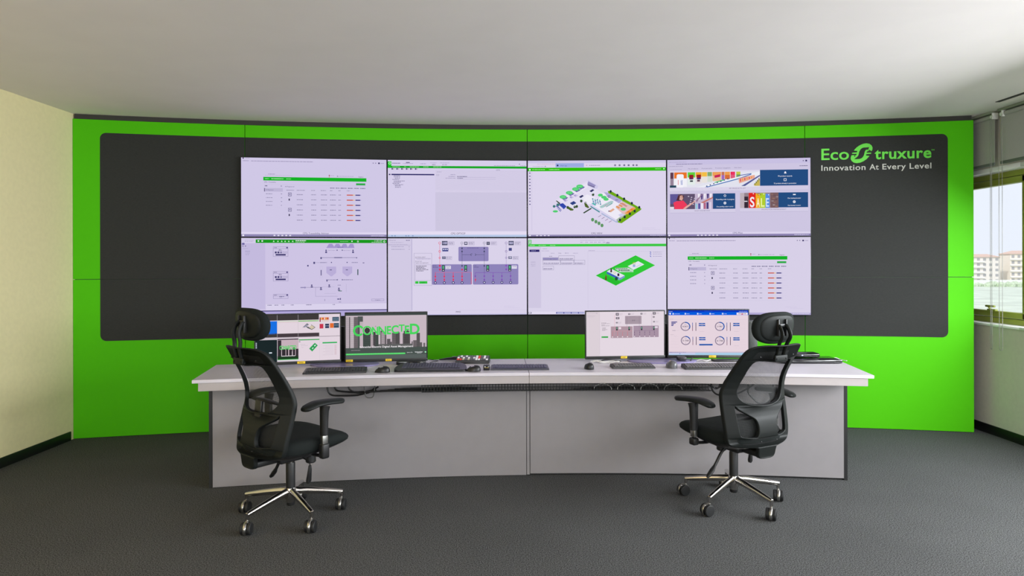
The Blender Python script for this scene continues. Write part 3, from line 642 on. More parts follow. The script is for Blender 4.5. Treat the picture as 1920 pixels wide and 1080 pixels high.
def s_flow(c):
    c.bg((206, 196, 228)); c.L = 1; c.rect(100, 130, 380, 915, (196, 186, 222)); c.rect(100, 70, 268, 128, (212, 204, 232)); c.rect(268, 84, 1838, 125, (26, 152, 30)); c.L = 2
    for x in (300, 345): c.rect(x - 9, 95, x + 9, 110, WHT)
    for x in (480, 530, 575, 615, 658, 705): c.poly([(x - 11, 113), (x, 94), (x + 11, 113)], (200, 240, 200))
    c.dash(738, 98, 862, 9, WHT, 10, 24); c.dash(738, 115, 850, 5, (180, 230, 180)); c.dash(1272, 105, 1370, 6, (140, 210, 140)); c.disc(1416, 104, 8, WHT); c.ring(1488, 106, 6, 10, WHT); c.text('11:20 AM', 1690, 104, 13, WHT, width=92); c.dash(1655, 115, 1785, 6, (180, 230, 180)); c.ring(1810, 106, 7, 12, WHT)
    c.dash(140, 92, 250, 4, TX2); c.dash(140, 108, 240, 4, TX2); c.rect(108, 125, 138, 148, (110, 102, 160)); c.rect(112, 158, 126, 168, TXT); c.rect(142, 158, 156, 168, TXT); c.rect(120, 190, 180, 193, TX2); c.text('Overview', 145, 229, 12, (92, 86, 130), width=58); c.dash(148, 246, 200, 5, TX2); c.dash(148, 265, 190, 5, TX2)
    for y, h in ((170, 118), (465, 118), (738, 54)):
        c.frame(472, y, 650, y + h, 3, (130, 122, 166)); c.rect(472, y + 22, 650, y + 25, (130, 122, 166)); c.rect(628, y + 4, 646, y + 20, (84, 76, 130)); c.dash(484, y + 12, 516, 7, TXT)
        if h > 100:
            c.dash(540, y + 36, 572, 6, TXT); c.dash(535, y + 46, 580, 5, TXT)
            for k in range(5): (c.rect if k < 3 else (lambda *a: c.frame(*a[:4], 3, a[4])))(493 + k * 31, y + 58, 515 + k * 31, y + 80, (64, 58, 110) if k < 2 else (130, 122, 166))
            c.rect(502, y + 88, 622, y + 106, (60, 54, 106))
        else: c.dash(545, y + 30, 605, 7, (70, 64, 116)); c.dash(545, y + 44, 580, 5, TX2)
    LC = (84, 78, 128); TC = (118, 112, 152)
    for i in range(4): c.poly([(1105 + i * 85, 185), (1138 + i * 85, 135), (1176 + i * 85, 135), (1212 + i * 78, 185)], (164, 150, 204))
    c.L = 3; c.dash(1240, 176, 1310, 6, (110, 98, 160)); c.L = 2
    for x in (1095, 1420): c.rect(x, 206, x + 16, 222, LC); c.rect(x - 3, 228, x + 20, 246, LC); c.rect(x + 6, 206, x + 10, 246, LC)
    c.text('Reject Conveyor 1', 1126, 217, 9, TC, width=92); c.disc(1236, 212, 7, LC); c.disc(1298, 212, 7, LC); c.text('Reject Conveyor 2', 1310, 217, 9, TC, width=92)
    c.line(1040, 302, 1472, 302, 4, LC); c.L = 3; c.rect(1200, 296, 1296, 308, TC); c.disc(1472, 304, 7, LC); c.rect(1034, 296, 1052, 318, LC); c.L = 2
    c.rect(950, 352, 970, 378, LC); c.line(970, 362, 1030, 362, 2, TC); c.dash(1032, 361, 1112, 7, TC); c.disc(1167, 360, 7, LC); c.disc(1356, 360, 7, LC); c.dash(1412, 361, 1486, 7, TC); c.rect(1545, 362, 1566, 370, LC)
    c.rect(876, 390, 894, 408, LC)
    for x in (1106, 1300): c.poly([(x, 410), (x + 118, 410), (x + 118, 486), (x + 66, 528), (x + 52, 528), (x, 486)], (186, 174, 216)); c.L = 3; c.rect(x + 40, 446, x + 66, 454, (70, 64, 116)); c.L = 2
    c.rect(1038, 450, 1048, 518, LC); c.rect(1480, 444, 1492, 514, (60, 90, 90)); c.frame(1028, 405, 1060, 540, 2, (190, 182, 214))
    c.rect(1106, 566, 1120, 590, LC); c.dash(1125, 571, 1230, 7, TC); c.disc(1238, 570, 7, LC); c.disc(1298, 570, 7, LC); c.dash(1310, 571, 1425, 7, TC)
    c.poly([(795, 655), (845, 655), (845, 648), (868, 661), (845, 676), (845, 668), (795, 668)], (150, 142, 184)); c.line(868, 661, 1060, 661, 3, LC); c.line(1060, 655, 1205, 655, 2, TX2)
    for x, y in ((930, 640), (1140, 640), (1040, 672), (1256, 680)): c.rect(x - 8, y - 14, x + 8, y + 4, LC); c.rect(x - 12, y + 8, x + 14, y + 20, LC)
    c.rect(1250, 702, 1292, 710, (60, 110, 90)); c.line(976, 661, 976, 770, 2, TC); c.line(976, 770, 1242, 770, 2, TC); c.line(1345, 620, 1345, 720, 2, TX2); c.line(1080, 735, 1220, 735, 2, TX2); c.dash(1240, 636, 1282, 5, TC)
    c.rect(1236, 798, 1262, 810, LC); c.rect(1268, 792, 1280, 814, LC); c.dash(1255, 840, 1282, 6, TC); c.rect(1082, 802, 1090, 826, TX2)
    c.frame(1652, 806, 1806, 830, 3, (130, 122, 166)); c.text('Navigation', 1728, 824, 11, LC, 'c', 62)
    c.rect(390, 855, 1838, 857, (170, 162, 196)); c.rect(386, 857, 1838, 930, (218, 210, 236)); c.L = 3
    for x, w in ((404, 50), (488, 50), (570, 36), (680, 36), (862, 68), (1180, 30)): c.dash(x, 870, x + w, 8, (120, 114, 152))
    c.L = 4; c.rect(100, 934, 1838, 944, (56, 50, 104)); c.rect(100, 944, 1838, 1008, (176, 166, 216)); c.rect(900, 975, 1080, 985, TXT)

def one_line(c, dark=True):
    c.L = 1; c.rect(50, 72, 335, 1020, (210, 202, 228)); c.rect(332, 80, 345, 960, (190, 182, 214)); c.L = 2
    c.text('Electrical', 70, 102, 11, TXT, width=74); c.dash(270, 98, 315, 8, (90, 84, 130)); c.dash(80, 125, 240, 4, TX2); c.dash(55, 148, 290, 4, TX2); c.rect(52, 157, 325, 160, TX2); c.dash(92, 176, 240, 6, TX2); c.dash(92, 208, 252, 7, TX2); c.disc(308, 178, 4, TXT); c.disc(308, 208, 4, TXT)
    PU = (142, 132, 186); RE = (226, 44, 84); VI = (124, 64, 176); DK = (54, 60, 88)
    c.frame(365, 256, 585, 655, 3, (150, 144, 176))
    c.text('ELECTRICAL EVENT', 382, 312, 12, (40, 38, 66), width=124); c.rect(380, 318, 570, 321, TX2); c.dash(400, 329, 568, 5, TX2); c.text('Source', 382, 360, 11, (50, 46, 80), width=78); c.text('Feeder, Line (upstream)', 382, 381, 12, (40, 38, 66), width=158)
    c.frame(380, 396, 574, 594, 3, (160, 154, 186))
    for k, w in enumerate((130, 98, 118, 150, 90)): c.dash(392, 415 + k * 15, 392 + w, 7, (60, 56, 86))
    c.rect(380, 602, 420, 632, (48, 196, 60)); c.rect(428, 602, 528, 632, (48, 196, 60)); c.L = 3; c.text('SUBMIT', 478, 623, 11, (20, 110, 40), 'c', 52); c.L = 2
    c.rrect(910, 178, 1280, 356, 14, PU); c.rrect(585, 394, 1074, 646, 14, PU); c.rrect(1086, 394, 1648, 646, 14, PU); c.L = 3
    c.dash(1020, 193, 1156, 7, (96, 86, 144)); c.line(954, 210, 954, 420, 3, DK); c.line(1227, 210, 1227, 500, 3, DK); c.line(954, 276, 1070, 276, 3, DK); c.line(1116, 276, 1227, 276, 3, DK); c.ring(1072, 276, 10, 14, DK, 90, 330); c.ring(1112, 276, 10, 14, DK, -90, 90)
    for x in (954, 1227):
        for y in (196, 236, 414): c.disc(x, y, 9, DK)
    for x, col in ((680, RE), (952, (130, 130, 150)), (1227, (130, 130, 150)), (1498, (130, 110, 170))):
        c.ring(x, 131, 11, 15, col); c.line(x, 146, x, 178 if x in (952, 1227) else 480, 3, col)
    for x, col in ((680, RE), (1498, (130, 110, 170))): c.ring(x, 234, 10, 14, col); c.ring(x, 314, 8, 12, col)
    for x, col in ((682, RE), (1498, (140, 70, 190))):
        for y in (412, 458): c.disc(x, y, 11, col); c.rect(x - 14, y - 3, x + 14, y + 3, col)
    for x, w in ((742, 34), (1560, 32)): c.rect(x - w, 106, x + w, 158, DK); c.rect(x - w + 6, 116, x + w - 6, 146, (190, 186, 222))
    for x in (1001, 1276): c.rect(x - 20, 116, x + 20, 154, DK); c.rect(x - 12, 124, x + 12, 144, (214, 208, 234))
    for x in (732, 1547): c.rect(x - 22, 297, x + 22, 328, (70, 76, 110)); c.rect(x - 16, 302, x + 16, 320, (200, 198, 224))
    c.rect(712, 194, 786, 234, (54, 62, 130)); c.rect(1530, 192, 1568, 228, (70, 72, 130)); c.L = 4
    for x in (720, 742, 764): c.rect(x, 204, x + 14, 218, (220, 220, 244))
    for x in (786, 1034, 1310, 1606): c.frame(x, 112, x + 72, 156, 3, TX2); c.dash(x + 6, 126, x + 64, 6, TXT); c.dash(x + 6, 142, x + 60, 6, TXT)
    for x in (760, 1580): c.frame(x, 296, x + 70, 338, 3, TX2); c.dash(x + 6, 308, x + 62, 6, TXT); c.dash(x + 6, 324, x + 60, 6, TXT)
    for x in (724, 998, 1270, 1542): c.rect(x - 17, 404, x + 17, 482, (40, 44, 56)); c.L = 5; c.rect(x - 10, 412, x + 10, 452, (86, 176, 130)); c.rect(x - 8, 464, x + 8, 474, (220, 220, 230)); c.L = 4
    c.rect(752, 412, 816, 452, (228, 224, 242)); c.rect(1566, 412, 1630, 450, (228, 224, 242)); c.L = 5; c.dash(760, 424, 808, 6, TXT); c.dash(760, 440, 800, 6, TXT); c.dash(1572, 426, 1622, 6, TXT)
    c.L = 4; c.dash(596, 412, 640, 6, (90, 80, 130)); c.dash(596, 430, 660, 6, (90, 80, 130)); c.dash(1096, 412, 1130, 6, (90, 80, 130)); c.dash(1096, 430, 1160, 6, (90, 80, 130))
    c.rect(626, 492, 1070, 496, (216, 110, 150)); c.rect(1064, 494, 1069, 640, RE)
    for x in (626, 736, 846, 954):
        c.rect(x - 3, 494, x + 3, 605, RE)
        for y in (544, 586): c.disc(x, y, 9, RE); c.rect(x - 14, y - 2, x + 14, y + 2, RE)
        c.L = 5; c.disc(x, 622, 17, (60, 54, 110)); c.L = 6; c.disc(x, 622, 8, (226, 222, 244)); c.L = 4
    c.disc(954, 460, 11, RE); c.rect(1116, 496, 1556, 500, VI)
    for x in (1116, 1227, 1336, 1444, 1552):
        c.rect(x - 2, 498, x + 2, 605 if x > 1116 else 560, VI)
        for y in ((542, 586) if x > 1116 else (542,)): c.disc(x, y, 8, VI); c.rect(x - 12, y - 2, x + 12, y + 2, VI)
        if x > 1116: c.L = 5; c.disc(x, 620, 17, (60, 54, 110)); c.L = 6; c.disc(x, 620, 8, (226, 222, 244)); c.L = 4
    c.poly([(1106, 580), (1130, 580), (1118, 604)], RE); c.line(1118, 560, 1116, 615, 4, RE)

def s_power(c):
    c.bg((218, 210, 234)); one_line(c); c.L = 2; c.dash(1470, 916, 1600, 4, LAV2); c.dash(1470, 936, 1670, 4, LAV2); c.rect(370, 962, 1752, 965, (206, 198, 224)); c.L = 3; c.text('PMD', 906, 992, 18, (54, 50, 80), 'c', 58); c.rect(50, 1008, 1752, 1020, (196, 192, 226))

def s_yard(c):
    c.bg((218, 211, 234)); c.L = 1; c.rect(60, 180, 215, 940, (208, 200, 226)); c.rect(58, 145, 1752, 176, (58, 200, 66)); c.L = 2; c.frame(60, 92, 98, 142, 8, (58, 200, 66)); c.ring(78, 115, 5, 9, (58, 200, 66))
    for x0, x1 in ((75, 140), (185, 275), (325, 392)): c.dash(x0, 162, x1, 8, (160, 230, 160))
    c.dash(700, 100, 1000, 4, TX2)
    for x in (700, 760, 820, 868, 920, 975, 1025): c.dash(x, 124, x + 32, 7, TX2)
    c.rect(1015, 130, 1060, 137, TXT); c.rect(72, 214, 196, 242, (44, 38, 104)); c.L = 3; c.dash(95, 228, 150, 7, (150, 146, 200)); c.L = 2
    c.dash(235, 204, 290, 5, TX2); c.dash(225, 230, 315, 4, TX2); c.dash(335, 260, 380, 5, TX2); c.text('Order', 428, 264, 11, (90, 84, 124), width=40); c.dash(510, 258, 560, 7, TX2); c.dash(610, 260, 670, 6, TX2); c.dash(315, 296, 352, 5, TXT)
    for x0, y0, x1, y1 in ((236, 312, 428, 346), (432, 290, 628, 346), (236, 346, 455, 402), (455, 346, 620, 402), (620, 346, 757, 402), (236, 418, 372, 468)): c.frame(x0, y0, x1, y1, 3, (140, 134, 164)); c.dash(x0 + 10, (y0 + y1 * 2) / 3, x1 - 18, 7, TXT); c.dash(x0 + 10, y1 - 8, x1 - 30, 4, TX2)
    c.rect(236, 316, 428, 342, (150, 142, 190))
    for y in (368, 395, 416): c.dash(90, y, 145, 5, TX2)
    c.rect(790, 238, 1730, 240, (190, 184, 208)); c.rect(790, 238, 793, 950, (204, 197, 222)); c.dash(800, 228, 880, 5, TX2)
    for y in (250, 272, 300): c.poly([(1550, y - 6), (1562, y - 8), (1572, y + 10), (1560, y + 6)], (80, 96, 190)); c.dash(1590, y, 1700, 5, TX2)
    c.poly([(888, 538), (1378, 288), (1616, 412), (1134, 664)], (50, 200, 56)); c.L = 3
    c.poly([(905, 538), (1378, 297), (1380, 300), (912, 541)], (30, 180, 40)); c.poly([(960, 575), (1030, 540), (1200, 625), (1136, 655)], (40, 186, 48))
    c.poly([(1280, 422), (1410, 360), (1484, 402), (1352, 468)], (228, 230, 240)); c.L = 4; c.ring(1358, 388, 12, 17, (200, 180, 60), fy=.9); c.rect(1344, 404, 1374, 432, (150, 170, 220)); c.line(1385, 430, 1448, 398, 3, (120, 150, 170))
    c.poly([(1024, 490), (1186, 568), (1186, 596), (1024, 516)], (66, 92, 190)); c.poly([(1186, 568), (1244, 540), (1244, 560), (1186, 596)], (130, 150, 210)); c.poly([(1024, 486), (1080, 455), (1244, 538), (1186, 568)], (226, 228, 240)); c.L = 5
    c.ring(1121, 500, 10, 15, (212, 200, 70), fy=.95); c.poly([(1066, 498), (1070, 460), (1078, 440), (1086, 460), (1090, 498)], (60, 40, 50)); c.poly([(1002, 594), (1006, 550), (1013, 520), (1020, 550), (1024, 594)], (120, 60, 40)); c.poly([(1004, 592), (1006, 570), (1020, 570), (1022, 592)], (30, 40, 40)); c.rect(1154, 512, 1178, 546, (54, 40, 60)); c.disc(1140, 578, 17, (40, 80, 60), 22); c.rect(1166, 566, 1182, 594, (150, 170, 220))
    c.poly([(1130, 445), (1290, 440), (1350, 470), (1350, 496), (1190, 498), (1130, 462)], (192, 222, 200)); c.L = 6; c.dash(1135, 453, 1280, 8, (40, 80, 60)); c.dash(1168, 473, 1304, 11, (50, 70, 70), 12, 24); c.dash(1200, 489, 1340, 5, (90, 130, 110))
    c.L = 2; c.rect(60, 985, 740, 1012, (226, 220, 240)); c.rect(60, 990, 96, 1012, NAVY); c.L = 3; c.rect(66, 994, 86, 1006, WHT); c.rect(400, 990, 745, 1012, (70, 66, 150)); c.L = 4
    for k in range(4): c.rect(410 + k * 90, 995, 490 + k * 90, 1008, (196, 200, 236))

def s_trace2(c):
    c.bg((216, 208, 232)); browser(c, 70, 52); table_page(c, -48, -22)
    c.L = 2; c.dash(1500, 930, 1640, 4, LAV2); c.dash(1560, 945, 1720, 4, LAV2); c.rect(52, 1000, 1808, 1025, (176, 168, 210)); c.L = 3; c.dash(1590, 1012, 1790, 7, (222, 218, 240))

# ------------------------------------------------------------------ video wall: 4 x 2 displays, each its own thing
DW, DH = 1.285, .717
RS = WR - .055
t0 = math.asin((.1426 - WX) / RS)
dt = DW / RS
walls = [
    (0, 0, s_trace, (95, 97, 1818, 1040), 'large wall display with product table, top row at the far left'),
    (1, 0, s_tree, (45, 118, 1700, 1045), 'large wall display with mostly empty page and navy tree bar, top row second from left'),
    (2, 0, s_plant, (52, 118, 1698, 1045), 'large wall display showing an isometric factory plan with green verge, top row'),
    (3, 0, s_store, (52, 105, 1755, 1035), 'large wall display with shop shelf and SALE photographs, top row at the right'),
    (0, 1, s_flow, (100, 66, 1838, 1008), 'large wall display with process flow of grey silos, bottom row at the far left'),
    (1, 1, s_power, (50, 72, 1752, 1020), 'large wall display with red and violet electrical line diagram, bottom row'),
    (2, 1, s_yard, (55, 72, 1752, 1020), 'large wall display with green parallelogram yard plan, bottom row'),
    (3, 1, s_trace2, (52, 70, 1808, 1025), 'large wall display with product table, bottom row at the right end'),
]
for col, row, fn, rect, lab in walls:
    th = t0 + (col - 1.5) * dt
    z = 2.451 - DH / 2 - row * DH
    d = thing('wall_display', lab, 'display', (WX + RS * math.sin(th), WYc + RS * math.cos(th), z), -th, 'video wall displays')
    b = B(); box(b, -DW / 2 + .001, DW / 2 - .001, .0, .05, -DH / 2 + .001, DH / 2 - .001, .003); obj('display_body', b, mat('display_bezel', (26, 24, 40), .35), d)
    c = Canvas(*rect, DW - .012, DH - .012, 1.0, seed=col * 7 + row * 31 + 3); fn(c)
    c.build('screen', d, (0, -.0012, 0))
# ------------------------------------------------------------------ long curved desk
DX, DY = 0.5, -7.99
def dp(r, t, z): return Vector((DX + r * math.sin(t), DY + r * math.cos(t), z))
R_F, R_P, R_B = 12.42, 12.58, 13.08
TL, TM, TR = math.asin((-2.052 - DX) / R_F), math.asin((.115 - DX) / R_F), math.asin((2.385 - DX) / R_F)
def arc_slab(bm, t0, t1, r0, r1, z0, z1, n=20, bev=0.0):
    q = []
    for i in range(n + 1):
        t = t0 + (t1 - t0) * i / n
        q.append([bm.verts.new(dp(r, t, z)) for r, z in ((r0, z0), (r0, z1), (r1, z1), (r1, z0))])
    for i in range(n):
        for k in range(4): bm.faces.new((q[i][k], q[i][(k + 1) % 4], q[i + 1][(k + 1) % 4], q[i + 1][k]))
    bm.faces.new(q[0]); bm.faces.new(q[-1][::-1])
    if bev:
        bmesh.ops.recalc_face_normals(bm, faces=bm.faces[:])
        es = [e for e in bm.edges if len(e.link_faces) == 2 and e.calc_face_angle() > .6]
        bmesh.ops.bevel(bm, geom=es, offset=bev, segments=2, affect='EDGES')
desk = thing('control_desk', 'long curved white control desk with overhanging top in front of the video wall', 'desk', dp(R_P, TM, 0))
def dpart(name, bm, m, parent=desk, **k):
    for v in bm.verts: v.co -= desk.location
    return obj(name, bm, m, parent, **k)
g = .0012 / R_F
for a, c in ((TL, TM - g), (TM + g, TR)):
    b = B(); arc_slab(b, a, c, R_F, R_B, .729, .75, bev=.0015); dpart('desktop', b, M_top)
e = .036 / R_F
for a, c in ((TL + e, TM - g), (TM + g, TR - e)):
    b = B(); arc_slab(b, a, c, R_F + .006, R_F + .024, .676, .7275, bev=.001); dpart('apron', b, M_white)
PL, PR = math.asin((-1.999 - DX) / R_P), math.asin((2.274 - DX) / R_P)
PM = TM + .002 / R_P
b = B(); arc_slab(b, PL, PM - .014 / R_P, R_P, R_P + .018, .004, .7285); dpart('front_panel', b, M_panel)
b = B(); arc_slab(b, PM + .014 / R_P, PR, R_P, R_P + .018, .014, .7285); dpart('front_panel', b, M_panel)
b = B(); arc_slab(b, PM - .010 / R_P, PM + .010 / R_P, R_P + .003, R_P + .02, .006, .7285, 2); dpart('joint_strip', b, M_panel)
b = B(); arc_slab(b, PL + .02 / R_P, PR - .02 / R_P, R_P + .022, R_P + .03, .0, .7285, 30); dpart('backing_board', b, M_black)
for a, c in ((PL - .024 / R_P, PL - .001 / R_P), (PR + .001 / R_P, PR + .024 / R_P)):
    b = B(); arc_slab(b, a, c, R_P + .001, R_B - .06, .0, .7285, 2); dpart('side_panel', b, M_black)
# wire cable tray under the apron
b = B(); tA, tZ = math.asin((-.62 - DX) / 12.5), math.asin((1.36 - DX) / 12.5)
prof = [(12.452, .676), (12.452, .626), (12.47, .618), (12.53, .618), (12.545, .626), (12.545, .676)]
N = 46
for i in range(95):
    t = tA + (tZ - tA) * i / 94
    tube(b, [dp(r, t, z) for r, z in prof], .0016, 4, caps=False)
for r, z in prof + [(12.452, .65), (12.5, .618), (12.545, .65)]:
    tube(b, [dp(r, tA + (tZ - tA) * i / N, z) for i in range(N + 1)], .0018, 4)
dpart('cable_tray', b, M_metalwire)

# ------------------------------------------------------------------ cables under the desk
def cable(name, pts, r, m, label, group=None, n=6):
    P = spline(pts, 8); o0 = P[0].copy()
    b = B(); tube(b, [p - o0 for p in P], r, n)
    o = obj(name, b, m); o.location = o0
    return tag(o, label, 'cable', group)
rnd = random.Random(5)
def rp(x, r, z):   # point under the desk at radius r
    return (x, DY + math.sqrt(r * r - (x - DX) ** 2), z)
def tray_cable(x0, x1, k, lab, grp):
    n = 14; pts = []
    for i in range(n + 1):
        x = x0 + (x1 - x0) * i / n
        pts.append(rp(x, 12.4765 + .0122 * (k % 4) + (.005 if k > 3 else 0) + .003 * math.sin(x * 9), .6258 + .0125 * (k // 4) + .002 * math.sin(x * 13) + .002))
    cable('cable', pts, .0053, M_cable, lab, grp)
for k in range(7): tray_cable(-1.0 + .05 * k, -.36 + .06 * (k % 3), k, 'black cable lying in the left end of the wire tray under the desk', 'black cables in the left end of the tray')
for k in range(7): tray_cable(.42 + .05 * k, 1.28 - .04 * (k % 3), k, 'black cable lying in the right end of the wire tray under the desk', 'black cables in the right end of the tray')
for k in range(4):   # loose coils seen in the tray
    x = .62 + k * .16
    cable('cable', [rp(x - .06, 12.457, .626), rp(x - .05, 12.4575, .65), rp(x, 12.458, .668), rp(x + .05, 12.4575, .65), rp(x + .062, 12.457, .626)], .0024, mat('grey_cable', (150, 150, 148), .5), 'thin grey cable arching inside the wire tray under the right desk half', 'grey cable arches in the tray')
def hang(pts, r, m, label, group=None): cable('cable', [rp(*p) for p in pts], r, m, label, group)
hang([(-1.262, 12.53, .715), (-1.25, 12.52, .645), (-1.225, 12.515, .607), (-1.15, 12.51, .600), (-1.06, 12.51, .600), (-1.0, 12.515, .612), (-.93, 12.52, .632)], .006, M_cable, 'lowest black cable hanging below the left half of the desk')
hang([(-1.235, 12.555, .715), (-1.21, 12.55, .645), (-1.18, 12.545, .625), (-1.06, 12.54, .615), (-.98, 12.54, .622), (-.92, 12.545, .648)], .006, M_cable, 'black cable sagging just above the lowest one under the left desk half')
hang([(-1.12, 12.50, .715), (-1.10, 12.495, .645), (-1.05, 12.49, .622), (-.98, 12.49, .618), (-.93, 12.49, .655)], .006, M_cable, 'short black cable joining the hanging pair under the left desk half')
hang([(-1.0, 12.475, .665), (-.99, 12.475, .60), (-.965, 12.475, .588), (-.94, 12.475, .60), (-.93, 12.475, .668)], .0035, mat('grey_cable2', (70, 70, 68), .5), 'thin grey cable loop hanging under the left desk half')
hang([(1.375, 12.53, .715), (1.378, 12.525, .64), (1.388, 12.515, .606), (1.42, 12.51, .585), (1.49, 12.51, .583), (1.56, 12.51, .60), (1.66, 12.515, .66), (1.68, 12.52, .715)], .006, M_cable, 'long black cable sagging under the right desk half behind the armrest')
for k in range(3): hang([(1.375 - .012 * k, 12.47 + .016 * k, .655), (1.385 + .005 * k, 12.468 + .016 * k, .636), (1.41 + .012 * k, 12.468 + .016 * k, .645), (1.43 + .02 * k, 12.47 + .016 * k, .715)], .0045, M_cable, 'short black cable looping up to the right desk half', 'short black loops under the right half')
hang([(1.62, 12.545, .715), (1.632, 12.54, .64), (1.63, 12.54, .60), (1.66, 12.54, .56), (1.70, 12.54, .525), (1.74, 12.54, .52), (1.79, 12.545, .56), (1.80, 12.55, .62), (1.80, 12.55, .715)], .006, M_cable, 'black cable hanging in a deep loop behind the right chair back')

# ------------------------------------------------------------------ monitors
def monitor(cx, cy, rz, W, H, fn, rect, label, stickers, zb=.767):
    d = thing('monitor', label, 'monitor', (cx, cy, zb), math.radians(rz), 'desk monitors')
    b = B(); box(b, -W / 2, W / 2, 0, .022, 0, H, .004); box(b, -W / 2 + .08, W / 2 - .08, .02, .04, .05, H - .05, .012); obj('housing', b, M_black, d)
    b = B()
    y0, y1, s, bt, tp = -.003, .003, .008, .022, .009
    box(b, -W / 2, W / 2, y0, y1, 0, bt, .001); box(b, -W / 2, W / 2, y0, y1, H - tp, H, .001); box(b, -W / 2, -W / 2 + s, y0, y1, bt, H - tp, .001); box(b, W / 2 - s, W / 2, y0, y1, bt, H - tp, .001)
    obj('bezel', b, M_black, d)
    c = Canvas(*rect, W - 2 * s, H - bt - tp, 1.0, seed=int(cx * 100) + 500); fn(c)
    c.build('screen', d, (0, -.0008, bt + (H - bt - tp) / 2))
    for x, w in stickers:
        b = B(); box(b, x - w / 2, x + w / 2, -.0042, -.003, .003, .02, .0004); s_ = obj('sticker', b, M_yellow, d); s_['label'] = 'yellow sticker'
        b = B()
        for k in range(3): box(b, x - w * .3, x + w * .3, -.0046, -.0042, .007 + k * .003, .0085 + k * .003)
        obj('sticker_print', b, mat('sticker_print', (120, 96, 20), .5), s_, smooth=False)
    return d

PK = (226, 212, 222)
def m_grid(c):
    c.bg(PK)
    DK, D2 = (62, 58, 58), (28, 40, 42)
    c.rect(75, 75, 1130, 170, DK); c.rect(75, 380, 430, 450, DK); c.rect(430, 390, 1135, 450, (70, 60, 66)); c.rect(75, 180, 430, 395, (26, 112, 226)); c.L = 2
    c.rect(430, 178, 1130, 190, (200, 214, 190)); c.rect(785, 182, 1130, 196, (96, 186, 70)); c.rect(430, 200, 780, 206, (214, 190, 190))
    c.poly([(850, 300), (930, 228), (960, 250), (920, 280), (1000, 300), (1000, 250), (1072, 300), (1010, 340), (940, 310), (905, 280)], (90, 96, 100)); c.L = 3; c.poly([(960, 296), (1010, 262), (1058, 300), (1008, 330)], (210, 196, 170)); c.poly([(870, 290), (930, 240), (946, 256), (890, 300)], (150, 150, 170)); c.L = 2
    for x0, x1, y0, y1, col in ((1142, 1160, 135, 210, (150, 50, 60)), (1162, 1300, 135, 175, (222, 130, 80)), (1180, 1300, 175, 205, (220, 200, 196)), (1360, 1474, 132, 204, (58, 84, 104)), (1142, 1206, 244, 322, (200, 56, 80)), (1236, 1304, 244, 318, (50, 58, 90)), (1318, 1382, 236, 316, (226, 110, 50)), (1384, 1474, 236, 316, (60, 80, 100))): c.rect(x0, y0, x1, y1, col)
    c.L = 3
    for k in range(5): c.rect(1168 + k * 26, 140, 1182 + k * 26, 170, ((240, 200, 90), (210, 60, 60), (240, 230, 230), (230, 150, 60), (150, 60, 80))[k])
    c.dash(1370, 160, 1465, 8, (150, 170, 190)); c.dash(1370, 185, 1465, 8, (150, 170, 190)); c.dash(1392, 270, 1466, 8, (150, 170, 190)); c.dash(1240, 280, 1300, 8, (190, 190, 214)); c.L = 2
    c.rect(430, 452, 1490, 458, (90, 80, 90)); c.rect(75, 490, 430, 860, D2); c.rect(430, 490, 436, 860, (200, 190, 200)); c.rect(430, 75, 434, 450, (190, 184, 190)); c.rect(778, 75, 782, 450, (190, 184, 190))
    c.rect(436, 478, 785, 494, (40, 32, 46)); c.rect(436, 494, 785, 822, (198, 176, 186)); c.L = 3
    for x, y, w in ((440, 500, 60), (510, 650, 60), (580, 640, 34), (630, 660, 50), (690, 630, 40), (740, 650, 44)): c.rect(x, y, x + w, 780, (52, 46, 52))
    c.rect(436, 765, 785, 822, (30, 60, 34)); c.L = 4; c.rect(436, 818, 785, 828, (60, 190, 80)); c.text('CONNECTED', 470, 655, 62, (76, 210, 100), width=280, bold=.03); c.rect(500, 760, 730, 770, (230, 222, 228)); c.rect(500, 690, 506, 766, (220, 212, 218)); c.rect(676, 690, 682, 766, (220, 212, 218)); c.L = 3
    c.rect(436, 828, 785, 860, (214, 204, 214))
    c.rect(790, 496, 1138, 512, (44, 164, 76)); c.rect(790, 530, 818, 540, (60, 50, 70)); c.dash(820, 580, 900, 6, (190, 180, 194)); c.dash(830, 602, 940, 6, (190, 180, 194)); c.dash(835, 632, 870, 6, (190, 180, 194))
    c.poly([(965, 655), (1060, 560), (1110, 605), (1015, 705)], (44, 160, 84)); c.L = 4; c.poly([(1010, 655), (1030, 635), (1040, 645), (1020, 665)], WHT); c.poly([(1045, 610), (1068, 590), (1078, 602), (1056, 622)], WHT); c.L = 3
    c.rect(1190, 554, 1440, 576, (44, 176, 90)); c.rect(1140, 460, 1144, 850, (212, 200, 212))
    for k in range(7): c.dash(1200 + 40 * (k % 2), 612 + k * 26, 1380, 4, (196, 182, 196)); c.rect(1396, 610 + k * 25, 1430, 615 + k * 25, (180, 120, 130))
    for k in range(5): c.rect(80, 530 + k * 20, 100, 542 + k * 20, (190, 200, 214))
    c.rect(300, 694, 346, 714, (210, 220, 230)); c.rect(75, 452, 430, 490, (200, 190, 198))

